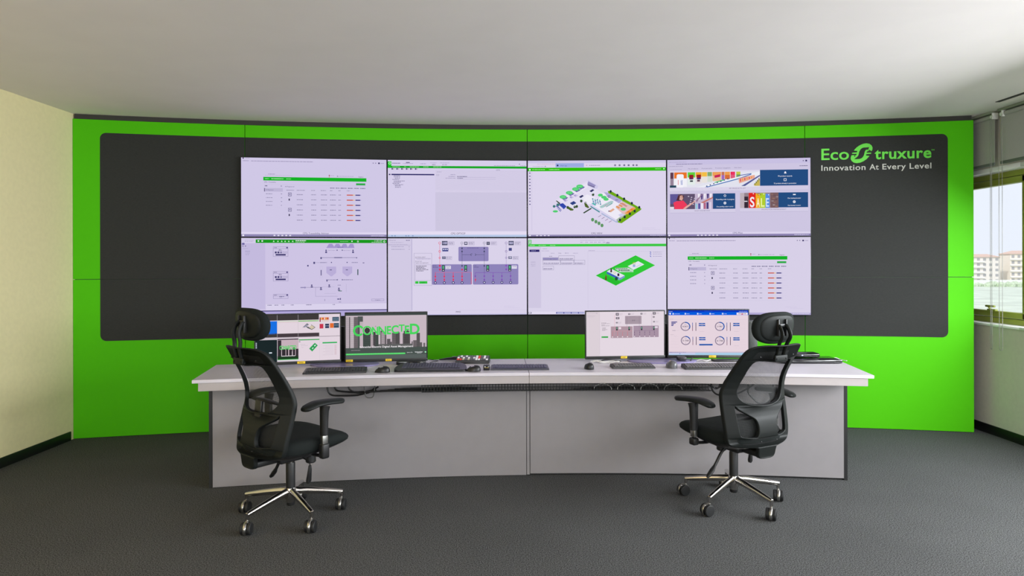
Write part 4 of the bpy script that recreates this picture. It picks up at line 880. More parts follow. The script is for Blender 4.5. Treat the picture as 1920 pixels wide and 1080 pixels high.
def m_city(c):
    c.bg((200, 184, 194)); c.L = 1
    c.rect(75, 90, 1510, 128, (66, 74, 72)); c.L = 2
    DK = (66, 72, 70)
    r = random.Random(9)
    # towers
    def tower(x0, x1, y0, col, rows=True, y1=760):
        c.L += 1; c.rect(x0, y0, x1, y1, col)
        if rows:
            c.L += 1
            for y in range(int(y0) + 8, int(y1), 13): c.rect(x0 + 3, y, x1 - 3, y + 4, tuple(int(v * .62) for v in col))
    tower(75, 135, 150, (196, 182, 190)); tower(135, 150, 150, (70, 66, 70), False); tower(150, 240, 150, (206, 194, 200)); tower(215, 290, 150, (120, 112, 116)); tower(285, 376, 140, (92, 96, 96)); tower(320, 376, 235, (190, 176, 184), False)
    tower(376, 520, 440, (74, 84, 80)); tower(510, 560, 470, (190, 176, 182)); tower(556, 600, 420, (84, 80, 84)); tower(596, 650, 470, (76, 84, 80)); tower(650, 690, 440, (200, 190, 196), False); tower(684, 720, 400, (90, 84, 88), False); tower(700, 765, 430, (176, 164, 170)); tower(762, 790, 440, (96, 90, 94), False)
    tower(800, 862, 548, (104, 98, 102)); tower(890, 1030, 440, (112, 104, 108)); tower(955, 1020, 425, (90, 86, 88)); tower(862, 888, 600, (90, 84, 88), False); tower(1082, 1215, 452, (104, 98, 100)); tower(1100, 1200, 410, (84, 80, 82)); tower(1268, 1340, 580, (118, 110, 114)); tower(1330, 1392, 450, (98, 94, 96)); tower(1392, 1430, 620, (110, 104, 106)); tower(1452, 1486, 630, (124, 116, 120)); tower(1240, 1262, 600, (104, 98, 102), False)
    c.L += 1; c.rect(75, 700, 1510, 900, (74, 84, 80)); c.L += 1; c.rect(75, 830, 1510, 900, (88, 96, 94)); c.rect(650, 640, 1260, 702, (96, 96, 96)); c.L += 1
    c.rect(75, 798, 1128, 826, (70, 206, 96)); c.rect(90, 804, 1120, 814, (140, 240, 150))
    G1 = (70, 212, 92)
    c.ring(300, 394, 62, 98, G1, 40, 330, fy=1.0); c.ring(452, 392, 56, 82, G1, fy=1.0); c.L += 1; c.disc(452, 392, 50, (58, 60, 58)); c.disc(1170, 410, 10, (40, 60, 44)); c.L += 1
    c.text('N', 535, 462, 132, G1, width=110, bold=.03); c.text('N', 650, 470, 150, G1, width=140, bold=.02); c.text('E', 800, 460, 140, G1, width=76, bold=.03); c.text('C', 880, 450, 140, G1, width=130, bold=.03); c.text('T', 1010, 420, 125, G1, width=106, bold=.02); c.text('E', 1120, 455, 140, G1, width=80, bold=.03); c.text('D', 1210, 465, 180, G1, width=176, bold=.03)
    for x in (440, 600, 690): c.disc(x, 320 + x % 60, 6, (40, 60, 44))
    c.L += 1
    c.text('Schneider Electric Digital Asset Management', 318, 700, 33, (244, 240, 244), width=950, bold=.012)
    c.text('Life Is On', 1158, 804, 16, (240, 240, 244), width=100); c.text('Schneider', 1300, 800, 18, (240, 240, 244), width=144, bold=.02); c.text('Electric', 1340, 818, 15, (230, 230, 236), width=76); c.rect(1478, 784, 1504, 806, (170, 240, 190)); c.dash(170, 742, 330, 10, (150, 146, 150))

def m_line(c):
    # smaller copy of the electrical diagram, pale pink tint
    c.bg((228, 216, 226)); c.L = 1; c.rect(95, 110, 338, 910, (220, 208, 216)); c.rect(336, 130, 342, 880, (204, 192, 202)); c.L = 2
    c.dash(110, 142, 300, 5, (196, 184, 196)); c.dash(110, 185, 260, 5, (180, 168, 182)); c.dash(120, 205, 235, 4, (196, 184, 196)); c.dash(275, 138, 300, 6, (150, 140, 154))
    GY, DK, RD = (168, 152, 164), (76, 70, 82), (212, 120, 130)
    c.rrect(812, 192, 1118, 340, 8, GY); c.rrect(548, 380, 952, 588, 6, (176, 150, 162)); c.rrect(966, 372, 1440, 580, 6, (168, 146, 164)); c.L = 3
    c.line(846, 200, 846, 380, 3, (120, 110, 128)); c.line(1078, 200, 1078, 460, 3, (110, 100, 124)); c.line(846, 276, 1078, 276, 2, (130, 120, 134)); c.dash(900, 207, 1010, 5, (130, 118, 130)); c.ring(952, 274, 8, 11, DK); c.ring(985, 274, 8, 11, DK)
    for x, y, w, h in ((668, 160, 28, 22), (674, 230, 32, 18), (660, 312, 18, 12), (1358, 148, 28, 22), (1348, 214, 17, 14), (1352, 300, 16, 12), (890, 158, 20, 12), (1118, 154, 18, 14)):
        c.rect(x - w, y - h, x + w, y + h, DK); c.L = 4; c.rect(x - w * .6, y - h * .5, x + w * .6, y + h * .4, (200, 190, 202)); c.L = 3
    for x, y in ((712, 160), (690, 312), (1400, 146), (1382, 300), (925, 158), (1155, 154)): c.dash(x, y - 9, x + 55, 6, (184, 170, 184)); c.dash(x, y + 9, x + 50, 6, (184, 170, 184))
    c.rect(614, 170, 618, 540, (226, 150, 164)); c.rect(1308, 150, 1311, 455, (150, 120, 160)); c.rect(578, 462, 940, 466, (226, 150, 160)); c.rect(988, 460, 1365, 463, (120, 90, 130))
    for x in (578, 672, 764, 856):
        c.rect(x - 2, 464, x + 2, 560, RD); c.disc(x, 500, 7, RD); c.disc(x, 535, 7, RD); c.L = 4; c.disc(x, 568, 10, (240, 226, 232)); c.L = 3
    for x in (988, 1086, 1180, 1270, 1360):
        c.rect(x - 2, 462, x + 2, 560, (110, 84, 120)); c.disc(x, 492, 7, (100, 80, 116)); c.disc(x, 530, 6, (100, 80, 116)); c.L = 4; c.disc(x, 565, 9, (236, 226, 234)); c.L = 3
    for x in (660, 888, 1120, 1350): c.rect(x - 15, 386, x + 15, 452, (58, 62, 66)); c.L = 4; c.rect(x - 8, 394, x + 8, 424, (120, 176, 150)); c.L = 3
    c.rect(692, 392, 738, 430, (232, 216, 226)); c.rect(1366, 384, 1424, 416, (228, 216, 228)); c.frame(362, 270, 545, 590, 2, (206, 194, 204))
    for y, w in ((312, 92), (328, 150), (352, 60), (366, 150)): c.dash(374, y, 374 + w, 6, (120, 110, 124))
    for y, w in ((402, 70), (420, 66), (434, 96), (450, 60)): c.dash(386, y, 386 + w, 6, (120, 110, 124))
    c.rect(374, 556, 498, 582, (56, 178, 78)); c.L = 4; c.dash(412, 569, 480, 8, (20, 110, 50))

def m_meters(c):
    c.bg((230, 212, 222)); c.L = 1
    c.rect(55, 95, 1565, 130, (12, 56, 190)); c.rect(55, 128, 1565, 186, (8, 92, 222)); c.L = 2
    c.dash(62, 119, 130, 7, (200, 214, 240)); c.dash(735, 112, 890, 4, (60, 110, 220)); c.dash(1390, 121, 1545, 7, (190, 206, 240))
    c.poly([(66, 142), (104, 142), (96, 172), (86, 178), (74, 170)], WHT)
    for x in (130, 362, 596, 832, 1068): c.rect(x, 146, x + 26, 174, (210, 226, 250)); c.dash(x + 38, 162, x + (140 if x == 130 else 90), 8, (200, 218, 248))
    c.rect(1345, 140, 1555, 182, (240, 228, 236)); c.L = 3; c.text('AVEVA', 1450, 172, 22, (90, 84, 110), 'c', 150, .01); c.poly([(1430, 178), (1450, 150), (1470, 178)], (210, 70, 120)); c.L = 2
    c.rect(76, 256, 90, 262, (220, 110, 130)); c.dash(100, 259, 145, 6, (176, 162, 178)); c.rect(80, 270, 1540, 273, (210, 194, 208))
    BL = (26, 84, 170)
    for k, w in enumerate((110, 82, 48, 38)): c.rect(108, 307 + k * 22, 108 + w, 322 + k * 22, (46, 56, 140))
    c.dash(128, 475, 190, 7, (120, 110, 140)); c.rect(128, 474, 260, 476, (200, 186, 200)); c.dash(90, 554, 150, 5, (176, 160, 176)); c.line(160, 560, 185, 590, 2, (196, 180, 196)); c.line(185, 590, 210, 566, 2, (196, 180, 196))
    for y in (590, 630, 680, 730, 790): c.rect(95, y, 240, y + 2, (212, 196, 210))
    for x, y, tx, q, col in ((375, 398, '4.5671', 130, (60, 56, 80)), (1025, 398, '3.1067', 150, (60, 56, 80)), (380, 663, '0.1508', 70, (60, 56, 80)), (1026, 667, '8.1708', 75, (60, 56, 80))):
        c.ring(x, y, 74, 92, (142, 128, 150), 0, 360, 40, .92); c.L = 3; c.ring(x, y, 73, 93, BL, -95, -95 + q, 20, .92); c.text(tx, x, y + 14, 28, col, 'c', 112, .01); c.dash(x - 22, y - 38, x + 24, 6, (150, 140, 160)); c.dash(x - 8, y + 46, x + 10, 8, (160, 148, 166)); c.L = 2
        c.rect(x + 130, y - 72, x + 140, y + 84, (70, 50, 96)); c.rect(x + 194, y - 72, x + 205, y + 84, (66, 44, 74)); c.L = 3; c.rect(x + 130, y - 72, x + 140, y - 20, BL); c.rect(x + 132, y + 20, x + 138, y + 84, (140, 80, 104)); c.L = 2
        c.rect(x + 254, y - 64, x + 374, y - 42, BL); c.rect(x + 254, y - 28, x + 376, y - 6, BL); c.L = 3; c.dash(x + 296, y - 54, x + 336, 5, (120, 160, 220)); c.dash(x + 296, y - 18, x + 336, 5, (120, 160, 220)); c.L = 2
        c.dash(x + 270, y + 96, x + 360, 5, (200, 184, 200))
    c.rect(636, 727, 890, 754, BL)
    for y in (300, 330, 360, 410, 440, 470, 545, 575, 640, 690, 740, 800): c.rect(1290, y, 1520, y + 2, (218, 202, 214))
    c.rect(60, 872, 1565, 892, (206, 190, 208)); c.rect(66, 876, 390, 890, (104, 94, 150)); c.rect(60, 892, 1565, 935, (168, 206, 232)); c.L = 3
    c.rect(60, 892, 560, 925, (196, 206, 236)); c.rect(255, 904, 280, 918, (60, 110, 200))

monitor(-1.552, 4.722, 15.3, .60, .368, m_grid, (75, 80, 1490, 858), 'desk monitor showing eight small camera tiles, nearest the left chair', [(.02, .055)])
monitor(-.935, 4.842, 8.0, .606, .368, m_city, (75, 90, 1510, 900), 'desk monitor with green CONNECTED letters over a grey city skyline', [(-.27, .05), (.015, .045)])
monitor(.862, 4.955, 5.5, .620, .368, m_line, (95, 112, 1540, 912), 'desk monitor with pinkish electrical line diagram, right of the empty middle', [(-.012, .05)])
monitor(1.503, 4.985, -.9, .624, .374, m_meters, (55, 95, 1565, 935), 'desk monitor with blue title bar and four round gauges, beside the right chair', [(.03, .055)])

def stand(cx, cy, post, rx, ry, label, arms):
    d = thing('monitor_stand', label, 'monitor stand', (cx, cy, .75), 0, 'twin monitor stands')
    b = B(); lathe(b, [(.0, .0), (.985, .0), (1.0, .003), (1.0, .008), (.98, .011), (.0, .0125)], 48, Matrix.Diagonal((rx, ry, 1, 1))); obj('base_plate', b, M_disc, d)
    px, py = post[0] - cx, post[1] - cy
    b = B(); box(b, px - .05, px + .05, py - .025, py + .02, .012, .022, .004); box(b, px - .026, px + .026, py - .014, py + .014, .012, .275, .006); obj('post', b, M_black, d)
    for ax, ay, az in arms:
        b = B(); tube(b, [(px, py + .006, .2), ((px + ax - cx) / 2, py + .004, .2), (ax - cx, ay - cy, az - .75)], .011, 10); obj('arm', b, M_black, d)
    return d
stand(-1.235, 4.80, (-1.262, 4.888), .252, .15, 'dark twin monitor stand with oval base on the left half of the desk', [(-1.469, 4.802, .95), (-1.043, 4.884, .95)])
stand(1.135, 4.937, (1.18, 5.055), .262, .138, 'dark twin monitor stand with oval base on the right half of the desk', [(.957, 5.020, .95), (1.404, 5.042, .95)])

# ------------------------------------------------------------------ keyboards and mice
def keyboard(fl, w, d, rz, label, hb=.024, curved=False, m=M_keyb, mk=M_key, sticker=None, name='keyboard'):
    o = thing(name, label, 'keyboard', (fl[0], fl[1], .75), math.radians(rz), 'keyboards on the desk')
    hf = .012 if not curved else .016
    b = B()
    if curved:
        n = 16; r = d * .42
        pts = [(0 + r - r * math.sin(PI / 2 * k / n), r - r * math.cos(PI / 2 * k / n)) for k in range(n + 1)]  # front-left corner
        L = [(r * .35, .0), (.0, .02), (.004, d * .55), (.03, d * .93), (.06, d)]
        Rr = [(w - x, y) for x, y in L[::-1]]
        lp = spline([Vector((x, y, 0)) for x, y in L], 5) + spline([Vector((x, y, 0)) for x, y in Rr], 5)
        vs0 = [b.verts.new((p.x, p.y, 0.002)) for p in lp]; vs1 = [b.verts.new((p.x, p.y, hf + (hb - hf) * p.y / d)) for p in lp]
        b.faces.new(vs0[::-1]); top = b.faces.new(vs1)
        for i in range(len(lp)): b.faces.new((vs0[i], vs0[(i + 1) % len(lp)], vs1[(i + 1) % len(lp)], vs1[i]))
        bmesh.ops.bevel(b, geom=list(top.edges), offset=.004, segments=2, affect='EDGES')
    else:
        vs = [b.verts.new(p) for p in ((0, 0, 0), (w, 0, 0), (w, d, 0), (0, d, 0), (.002, .002, hf), (w - .002, .002, hf), (w - .004, d - .002, hb), (.004, d - .002, hb))]
        for q in ((0, 3, 2, 1), (4, 5, 6, 7), (0, 1, 5, 4), (1, 2, 6, 5), (2, 3, 7, 6), (3, 0, 4, 7)): b.faces.new([vs[i] for i in q])
        bmesh.ops.bevel(b, geom=b.edges[:], offset=.002, segments=2, affect='EDGES')
    obj('keyboard_body', b, m, o)
    b = B(); y0 = .02 if not curved else d * .26; y1 = d - .014; mx = .016 if not curved else .045
    rows, cols = 6, int((w - 2 * mx) / .0192); pw = (w - 2 * mx) / cols; ph = (y1 - y0) / rows
    sl = math.atan2(hb - hf, d)
    for r in range(rows):
        c0 = 0
        while c0 < cols:
            wd = 5 if (r == 0 and c0 == cols // 4) else (2 if (c0 in (0, cols - 5) and r in (1, 2, 3)) else 1)
            gap = (c0 in (cols - 4, cols - 8) and cols > 18)
            xa = mx + c0 * pw + .0012 + (.003 if gap else 0); xb = mx + (c0 + wd) * pw - .0012; ya = y0 + r * ph + .001; yb = y0 + (r + 1) * ph - .0016
            z = hf + (hb - hf) * ((ya + yb) / 2) / d
            box(b, xa, min(xb, w - mx), ya, yb, z - .002, z + .0055, .0012, 1)
            c0 += wd
    obj('keys', b, mk, o)
    if sticker:
        b = B(); z = hf + (hb - hf) * .97; box(b, sticker, sticker + .045, d - .013, d - .003, z + .0, z + .0012); s_ = obj('sticker', b, M_yellow, o); s_['label'] = 'yellow sticker'
    return o
def mouse(x, y, rz, label, m, L=.105, W=.062, H=.035, spot=False):
    o = thing('mouse', label, 'mouse', (x, y, .75), math.radians(rz), 'mice on the desk')
    b = B(); n, k = 28, 9
    rings = []
    for j in range(k + 1):
        f = j / k; a = f * PI / 2
        rings.append([b.verts.new((W / 2 * math.copysign(abs(math.cos(2 * PI * i / n)) ** .8, math.cos(2 * PI * i / n)) * math.cos(a) ** .45 if j < k else 0,
                                   L / 2 * math.sin(2 * PI * i / n) * (math.cos(a) ** .5 if j < k else 0) - .006 * math.sin(a), .002 + H * math.sin(a) ** 1.0 * (1 - .18 * math.sin(2 * PI * i / n)))) for i in range(n)])
    for j in range(k):
        for i in range(n): b.faces.new((rings[j][i], rings[j][(i + 1) % n], rings[j + 1][(i + 1) % n], rings[j + 1][i]))
    b.faces.new(rings[0][::-1]); bmesh.ops.remove_doubles(b, verts=b.verts[:], dist=1e-5)
    obj('mouse_body', b, m, o)
    b = B(); tube(b, [(-.004, L * .22, H * .70), (.004, L * .22, H * .70)], .009, 14); obj('scroll_wheel', b, M_rubber, o)
    if spot:
        b = B(); lathe(b, [(.0, H + .0005), (.011, H + .0005), (.012, H + .001), (0, H + .003)], 16, Matrix.Translation((0, .006, .0015)) @ Matrix.Diagonal((1.1, 1.3, 1, 1))); s_ = obj('sticker', b, M_yellow, o); s_['label'] = 'yellow sticker'
    return o
keyboard((-1.411, 4.371), .42, .13, 7.9, 'thin black keyboard in front of the monitor nearest the left chair', .026, sticker=.20)
keyboard((-.811, 4.452), .495, .20, 1.7, 'large black keyboard with rounded ends below the CONNECTED monitor', .034, curved=True, mk=mat('dark_keys_blue', (58, 58, 74), .35))
keyboard((-.152, 4.528), .41, .15, .7, 'slim dark keyboard lying alone near the desk joint', .018, m=mat('slate_plastic', (44, 44, 58), .35), mk=mat('slate_keys', (66, 64, 88), .3))
keyboard((.708, 4.570), .305, .12, 3.5, 'short dark grey keyboard below the pinkish line diagram monitor', .022, m=mat('grey_plastic', (50, 49, 50), .45), mk=mat('grey_keys', (92, 90, 92), .4), sticker=.03)
keyboard((1.207, 4.531), .43, .13, .4, 'dark grey keyboard below the round gauges monitor, partly behind the right chair', .026, m=mat('grey_plastic', (50, 49, 50), .45), mk=mat('grey_keys', (92, 90, 92), .4), sticker=.18)
mouse(-.89, 4.455, 82, 'black mouse between the thin and the large rounded keyboard', M_keyb)
mouse(-.268, 4.49, 76, 'black mouse at the right end of the large rounded keyboard', M_keyb, L=.10)
mouse(.541, 4.585, 10, 'black mouse standing alone left of the short keyboard', M_keyb, L=.10, W=.064, H=.038)
mouse(1.133, 4.63, 6, 'grey mouse with yellow sticker between the two right keyboards', mat('mouse_grey', (88, 88, 92), .25, spec=.6), W=.076, L=.11, H=.044, spot=True)

# ------------------------------------------------------------------ small devices on the desk
def gadget(name, label, cat, loc, rz, parts):
    o = thing(name, label, cat, loc, math.radians(rz))
    for nm, fn, m in parts:
        b = B(); fn(b); obj(nm, b, m, o)
    return o
gadget('card_reader', 'small black cube between the mouse and the slim keyboard', 'card reader', (-.180, 4.525, .75), 0, [
    ('reader_body', lambda b: box(b, -.022, .022, 0, .05, 0, .036, .006), M_gloss), ('reader_label', lambda b: box(b, -.014, .014, -.0008, .0, .018, .022), mat('brass_print', (150, 130, 60), .5))])
pad = thing('button_panel', 'black control panel with red, white and beige buttons behind the keyboards', 'control panel', (-.424, 4.832, .75), math.radians(-3))
b = B(); vs = [b.verts.new(p) for p in ((0, 0, 0), (.252, 0, 0), (.252, .13, 0), (0, .13, 0), (0.003, .004, .024), (.249, .004, .024), (.249, .126, .046), (.003, .126, .046))]
for q in ((0, 3, 2, 1), (4, 5, 6, 7), (0, 1, 5, 4), (1, 2, 6, 5), (2, 3, 7, 6), (3, 0, 4, 7)): b.faces.new([vs[i] for i in q])
bmesh.ops.bevel(b, geom=b.edges[:], offset=.004, segments=2, affect='EDGES'); obj('panel_body', b, M_keyb, pad)
cr, cw, cb, cg = mat('red_button', (222, 66, 52), .4), mat('white_button', (232, 230, 234), .4), mat('beige_button', (176, 168, 140), .4), mat('grey_button', (92, 92, 98), .4)
for i, row in enumerate(([cr, cr, cb, cg, cb, cg, cg, cw, cw, cg, cg, cw], [cw, cg, cw, cg, cw, cg, cw, cw, cr, cg, cw, cg], [cg, cw, cg, cw, cg, cg, cg, cw, cr, cg, cw, cg])):
    for j, mm in enumerate(row):
        y = .016 + i * .036; z = .024 + (y + .012) / .126 * .022
        b = B(); box(b, .010 + j * .0196, .026 + j * .0196, y, y + .026, z - .004, z + .006, .002, 1); k = obj('button', b, mm, pad)
gadget('remote_control', 'thin black tapered remote control lying behind the large keyboard', 'remote control', (-.56, 4.985, .75), 2, [
    ('remote_body', lambda b: tube(b, [(0, 0, .008), (.06, .003, .014), (.13, .004, .018), (.20, .004, .016)], [.006, .016, .02, .016], 12, [.004, .009, .013, .012]), M_gloss), ('remote_mark', lambda b: box(b, .10, .13, -.006, .010, .0305, .032), M_steel)])
cable('cable', [(-.62, 4.80, .756), (-.60, 4.88, .757), (-.56, 4.93, .758), (-.60, 4.97, .757), (-.64, 5.02, .756)], .0028, M_cable, 'thin black cable curling on the desktop beside the CONNECTED monitor')
mini = gadget('mini_computer', 'low black box with white power symbol under the CONNECTED monitor', 'computer', (-.852, 4.775, .75), 5, [
    ('computer_case', lambda b: box(b, 0, .215, 0, .062, .0, .026, .004), M_gloss),
    ('power_ring', lambda b: [tube(b, [(.185 + .0085 * math.sin(a), -.0012, .0135 + .0085 * math.cos(a)) for a in [.6 + (2 * PI - 1.2) * i / 16 for i in range(17)]], .0012, 6), box(b, .1838, .1862, -.0018, -.0004, .013, .0225)], M_let),
    ('front_logo', lambda b: box(b, .10, .118, -.0008, 0, .012, .016), M_let)])
gadget('adapter', 'small black cube on the oval base below the gauge monitor', 'adapter', (1.275, 4.875, .7635), 0, [('adapter_body', lambda b: box(b, -.032, .032, 0, .055, 0, .026, .005), M_keyb), ('adapter_face', lambda b: box(b, -.02, .02, -.001, 0, .006, .012), M_key)])
gadget('flat_device', 'flat black box under the right edge of the gauge monitor', 'device', (1.517, 4.895, .75), 1, [('device_case', lambda b: box(b, 0, .26, 0, .072, 0, .015, .004), M_keyb), ('device_light', lambda b: box(b, .232, .25, -.001, 0, .006, .012), mat('pink_light', (230, 180, 176), .4))])
gadget('computer_tower', 'slim dark upright computer case between the gauge monitor and the right headrest', 'computer', (1.845, 4.995, .75), 0, [('tower_case', lambda b: box(b, -.03, .04, 0, .07, 0, .30, .004), mat('charcoal_plastic', (60, 64, 62), .5)), ('tower_front', lambda b: box(b, -.022, .032, -.003, 0, .01, .29, .001), mat('charcoal_plastic2', (48, 52, 50), .4))])
gadget('docking_tray', 'large flat black laptop-like slab at the right end of the desk', 'laptop', (1.98, 4.792, .75), -1, [
    ('slab_body', lambda b: [box(b, 0, .45, 0, .205, .003, .029, .006), ], M_gloss), ('slab_lip', lambda b: box(b, .006, .444, -.0015, .002, .013, .016), M_key), ('slab_feet', lambda b: [box(b, x, x + .02, y, y + .012, 0, .004) for x in (.02, .41) for y in (.02, .17)], M_rubber)])
gadget('router', 'black network router with a blue light on the flat slab', 'router', (2.07, 4.872, .7795), -1, [
    ('router_body', lambda b: box(b, 0, .235, 0, .11, .003, .036, .010, 3), M_gloss), ('router_light', lambda b: box(b, .098, .106, -.0014, .0005, .019, .025, .0008), glow((150, 170, 255), 6.0)), ('router_feet', lambda b: [box(b, x, x + .015, y, y + .012, 0, .005) for x in (.02, .2) for y in (.015, .085)], M_rubber)])
WC = [('white cable curling under the line diagram monitor, front strand', [(.60, 4.86, .755), (.625, 4.85, .765), (.66, 4.84, .758), (.70, 4.845, .756), (.745, 4.835, .757), (.775, 4.83, .766), (.80, 4.84, .762), (.805, 4.80, .755)]),
      ('white cable curling under the line diagram monitor, rear strand', [(.59, 4.90, .755), (.64, 4.89, .764), (.69, 4.875, .757), (.75, 4.88, .762), (.80, 4.87, .755)]),
      ('white cable loop under the round gauges monitor', [(1.40, 4.93, .755), (1.43, 4.915, .766), (1.46, 4.90, .757), (1.49, 4.905, .764), (1.505, 4.93, .756)])]
for lab, pts in WC: cable('cable', pts, .0034, M_wcable, lab)
cable('cable', [(.66, 4.905, .756), (.70, 4.885, .77), (.76, 4.885, .766), (.82, 4.90, .756)], .004, M_cable, 'black cable lying under the line diagram monitor')
cable('cable', [(1.335, 4.86, .757), (1.345, 4.90, .765), (1.365, 4.935, .772), (1.37, 4.96, .768)], .004, M_cable, 'short black cable crossing the right oval base')
cable('cable', [(2.44, 4.98, .76), (2.47, 4.97, .768), (2.50, 4.955, .756), (2.52, 4.90, .755)], .003, M_wcable, 'thin white cable at the right end of the desk behind the slab')
# ------------------------------------------------------------------ office chairs
def ys(z):
    """fore-aft position of the back at height z"""
    K = [(.34, -.225), (.42, -.245), (.50, -.248), (.60, -.232), (.72, -.212), (.80, -.228), (.88, -.272), (.96, -.325), (1.05, -.380), (1.3, -.50)]
    for (a, p), (c, q) in zip(K, K[1:]):
        if z <= c:
            t = (z - a) / (c - a); t = max(0, t); return p + (q - p) * t
    return K[-1][1]
def ysm(z): return (ys(z - .04) + 2 * ys(z) + ys(z + .04)) / 4
def back_pt(x, z, t=0.0): return Vector((x, ysm(z) + 1.35 * x * x - .012 + t, z))
def mirror(h): return h + [(-x, z) for x, z in h[::-1] if x > 1e-6]
def loop(h, n=6): return [Vector((p.x, p.y, 0)) for p in spline([Vector((x, z, 0)) for x, z in mirror(h)], n, closed=True)]
SQ = lambda L: [(x, .43 + (z - .43) * .955 if z > .43 else z) for x, z in L]
O_H = SQ([(0, 1.045), (.10, 1.048), (.165, 1.042), (.198, 1.022), (.212, .98), (.220, .92), (.230, .85), (.242, .79), (.250, .745), (.251, .69), (.250, .60), (.247, .52), (.242, .465), (.228, .436), (.17, .424), (.080, .418), (.066, .40), (.061, .365), (.045, .352), (0, .35)])
W_H = SQ([(0, .948), (.10, .958), (.142, .952), (.158, .920), (.167, .85), (.179, .79), (.184, .755), (.171, .715), (.135, .684), (.07, .668), (0, .664)])
S_H = SQ([(.198, .672), (.195, .60), (.190, .54), (.185, .50), (.170, .482), (.10, .474), (.075, .484), (.066, .53), (.080, .585), (.125, .618), (.168, .645)])
CHM = {}
def chair_meshes():
    side = spline([Vector((x, z, 0)) for x, z in S_H], 5, closed=True)
    lps = [loop(O_H), loop(W_H), side, [Vector((-p.x, p.y, 0)) for p in side[::-1]]]
    me = plate(lps, .0075, .0055)
    for v in me.vertices: v.co = back_pt(v.co.x, v.co.y, -.012 + v.co.z)
    CHM['frame'] = me
    b = B(); rows = []
    ow = lambda z: next((x0 + (x1 - x0) * (z - z0) / (z1 - z0) for (x0, z0), (x1, z1) in zip(O_H[::-1], O_H[-2::-1]) if z0 <= z <= z1 and z1 > z0), .15)
    for j in range(31):
        z = .452 + (.98 - .452) * j / 30; w = max(.15, min(.238, ow(z))) - .014
        rows.append([b.verts.new(back_pt(-w + 2 * w * i / 12, z, .006 + .010 * (1 - (2 * i / 12 - 1) ** 2))) for i in range(13)])
    for j in range(30):
        for i in range(12): b.faces.new((rows[j][i], rows[j][i + 1], rows[j + 1][i + 1], rows[j + 1][i]))
    me = bpy.data.meshes.new('back_mesh'); b.to_mesh(me); b.free(); CHM['mesh'] = me
    # seat cushion: rounded square with a drooping front edge
    def cushion(prof, w, y0, y1, n=56, ex=3.6):
        b = B(); rings = []
        for s, z in prof:
            rg = []
            for i in range(n):
                a = 2 * PI * i / n; ca, sa = math.cos(a), math.sin(a)
                x = math.copysign(abs(ca) ** (2 / ex), ca); y = math.copysign(abs(sa) ** (2 / ex), sa)
                yy = (y0 + y1) / 2 + y * s * (y1 - y0) / 2; xx = x * s * w / 2 * (1 - .10 * max(0, -y))
                f = max(0, (yy - .10) / .17); dz = -.024 * f * f + .034 * max(0, min(1, (yy + .06) / .34)) * max(0, min(1, (.497 - z) / .075)) - .012 * (1 - min(1, abs(xx) / (w / 2)) ** 2) * (1 if z > .46 else 0)
                rg.append(b.verts.new((xx, yy, z + dz)))
            rings.append(rg)
        for j in range(len(rings) - 1):
            for i in range(n): b.faces.new((rings[j][i], rings[j][(i + 1) % n], rings[j + 1][(i + 1) % n], rings[j + 1][i]))
        b.faces.new(rings[0][::-1]); b.faces.new(rings[-1])
        return b
    CHM['seat'] = lambda: cushion([(.80, .412), (.93, .414), (.985, .430), (1.0, .455), (.99, .478), (.955, .494), (.88, .503), (.6, .506), (.3, .506), (.02, .506)], .525, -.235, .30)
    CHM['shell'] = lambda: cushion([(.45, .372), (.62, .376), (.80, .392), (.92, .410), (.955, .425), (.96, .432)], .525, -.245, .295)
chair_meshes()

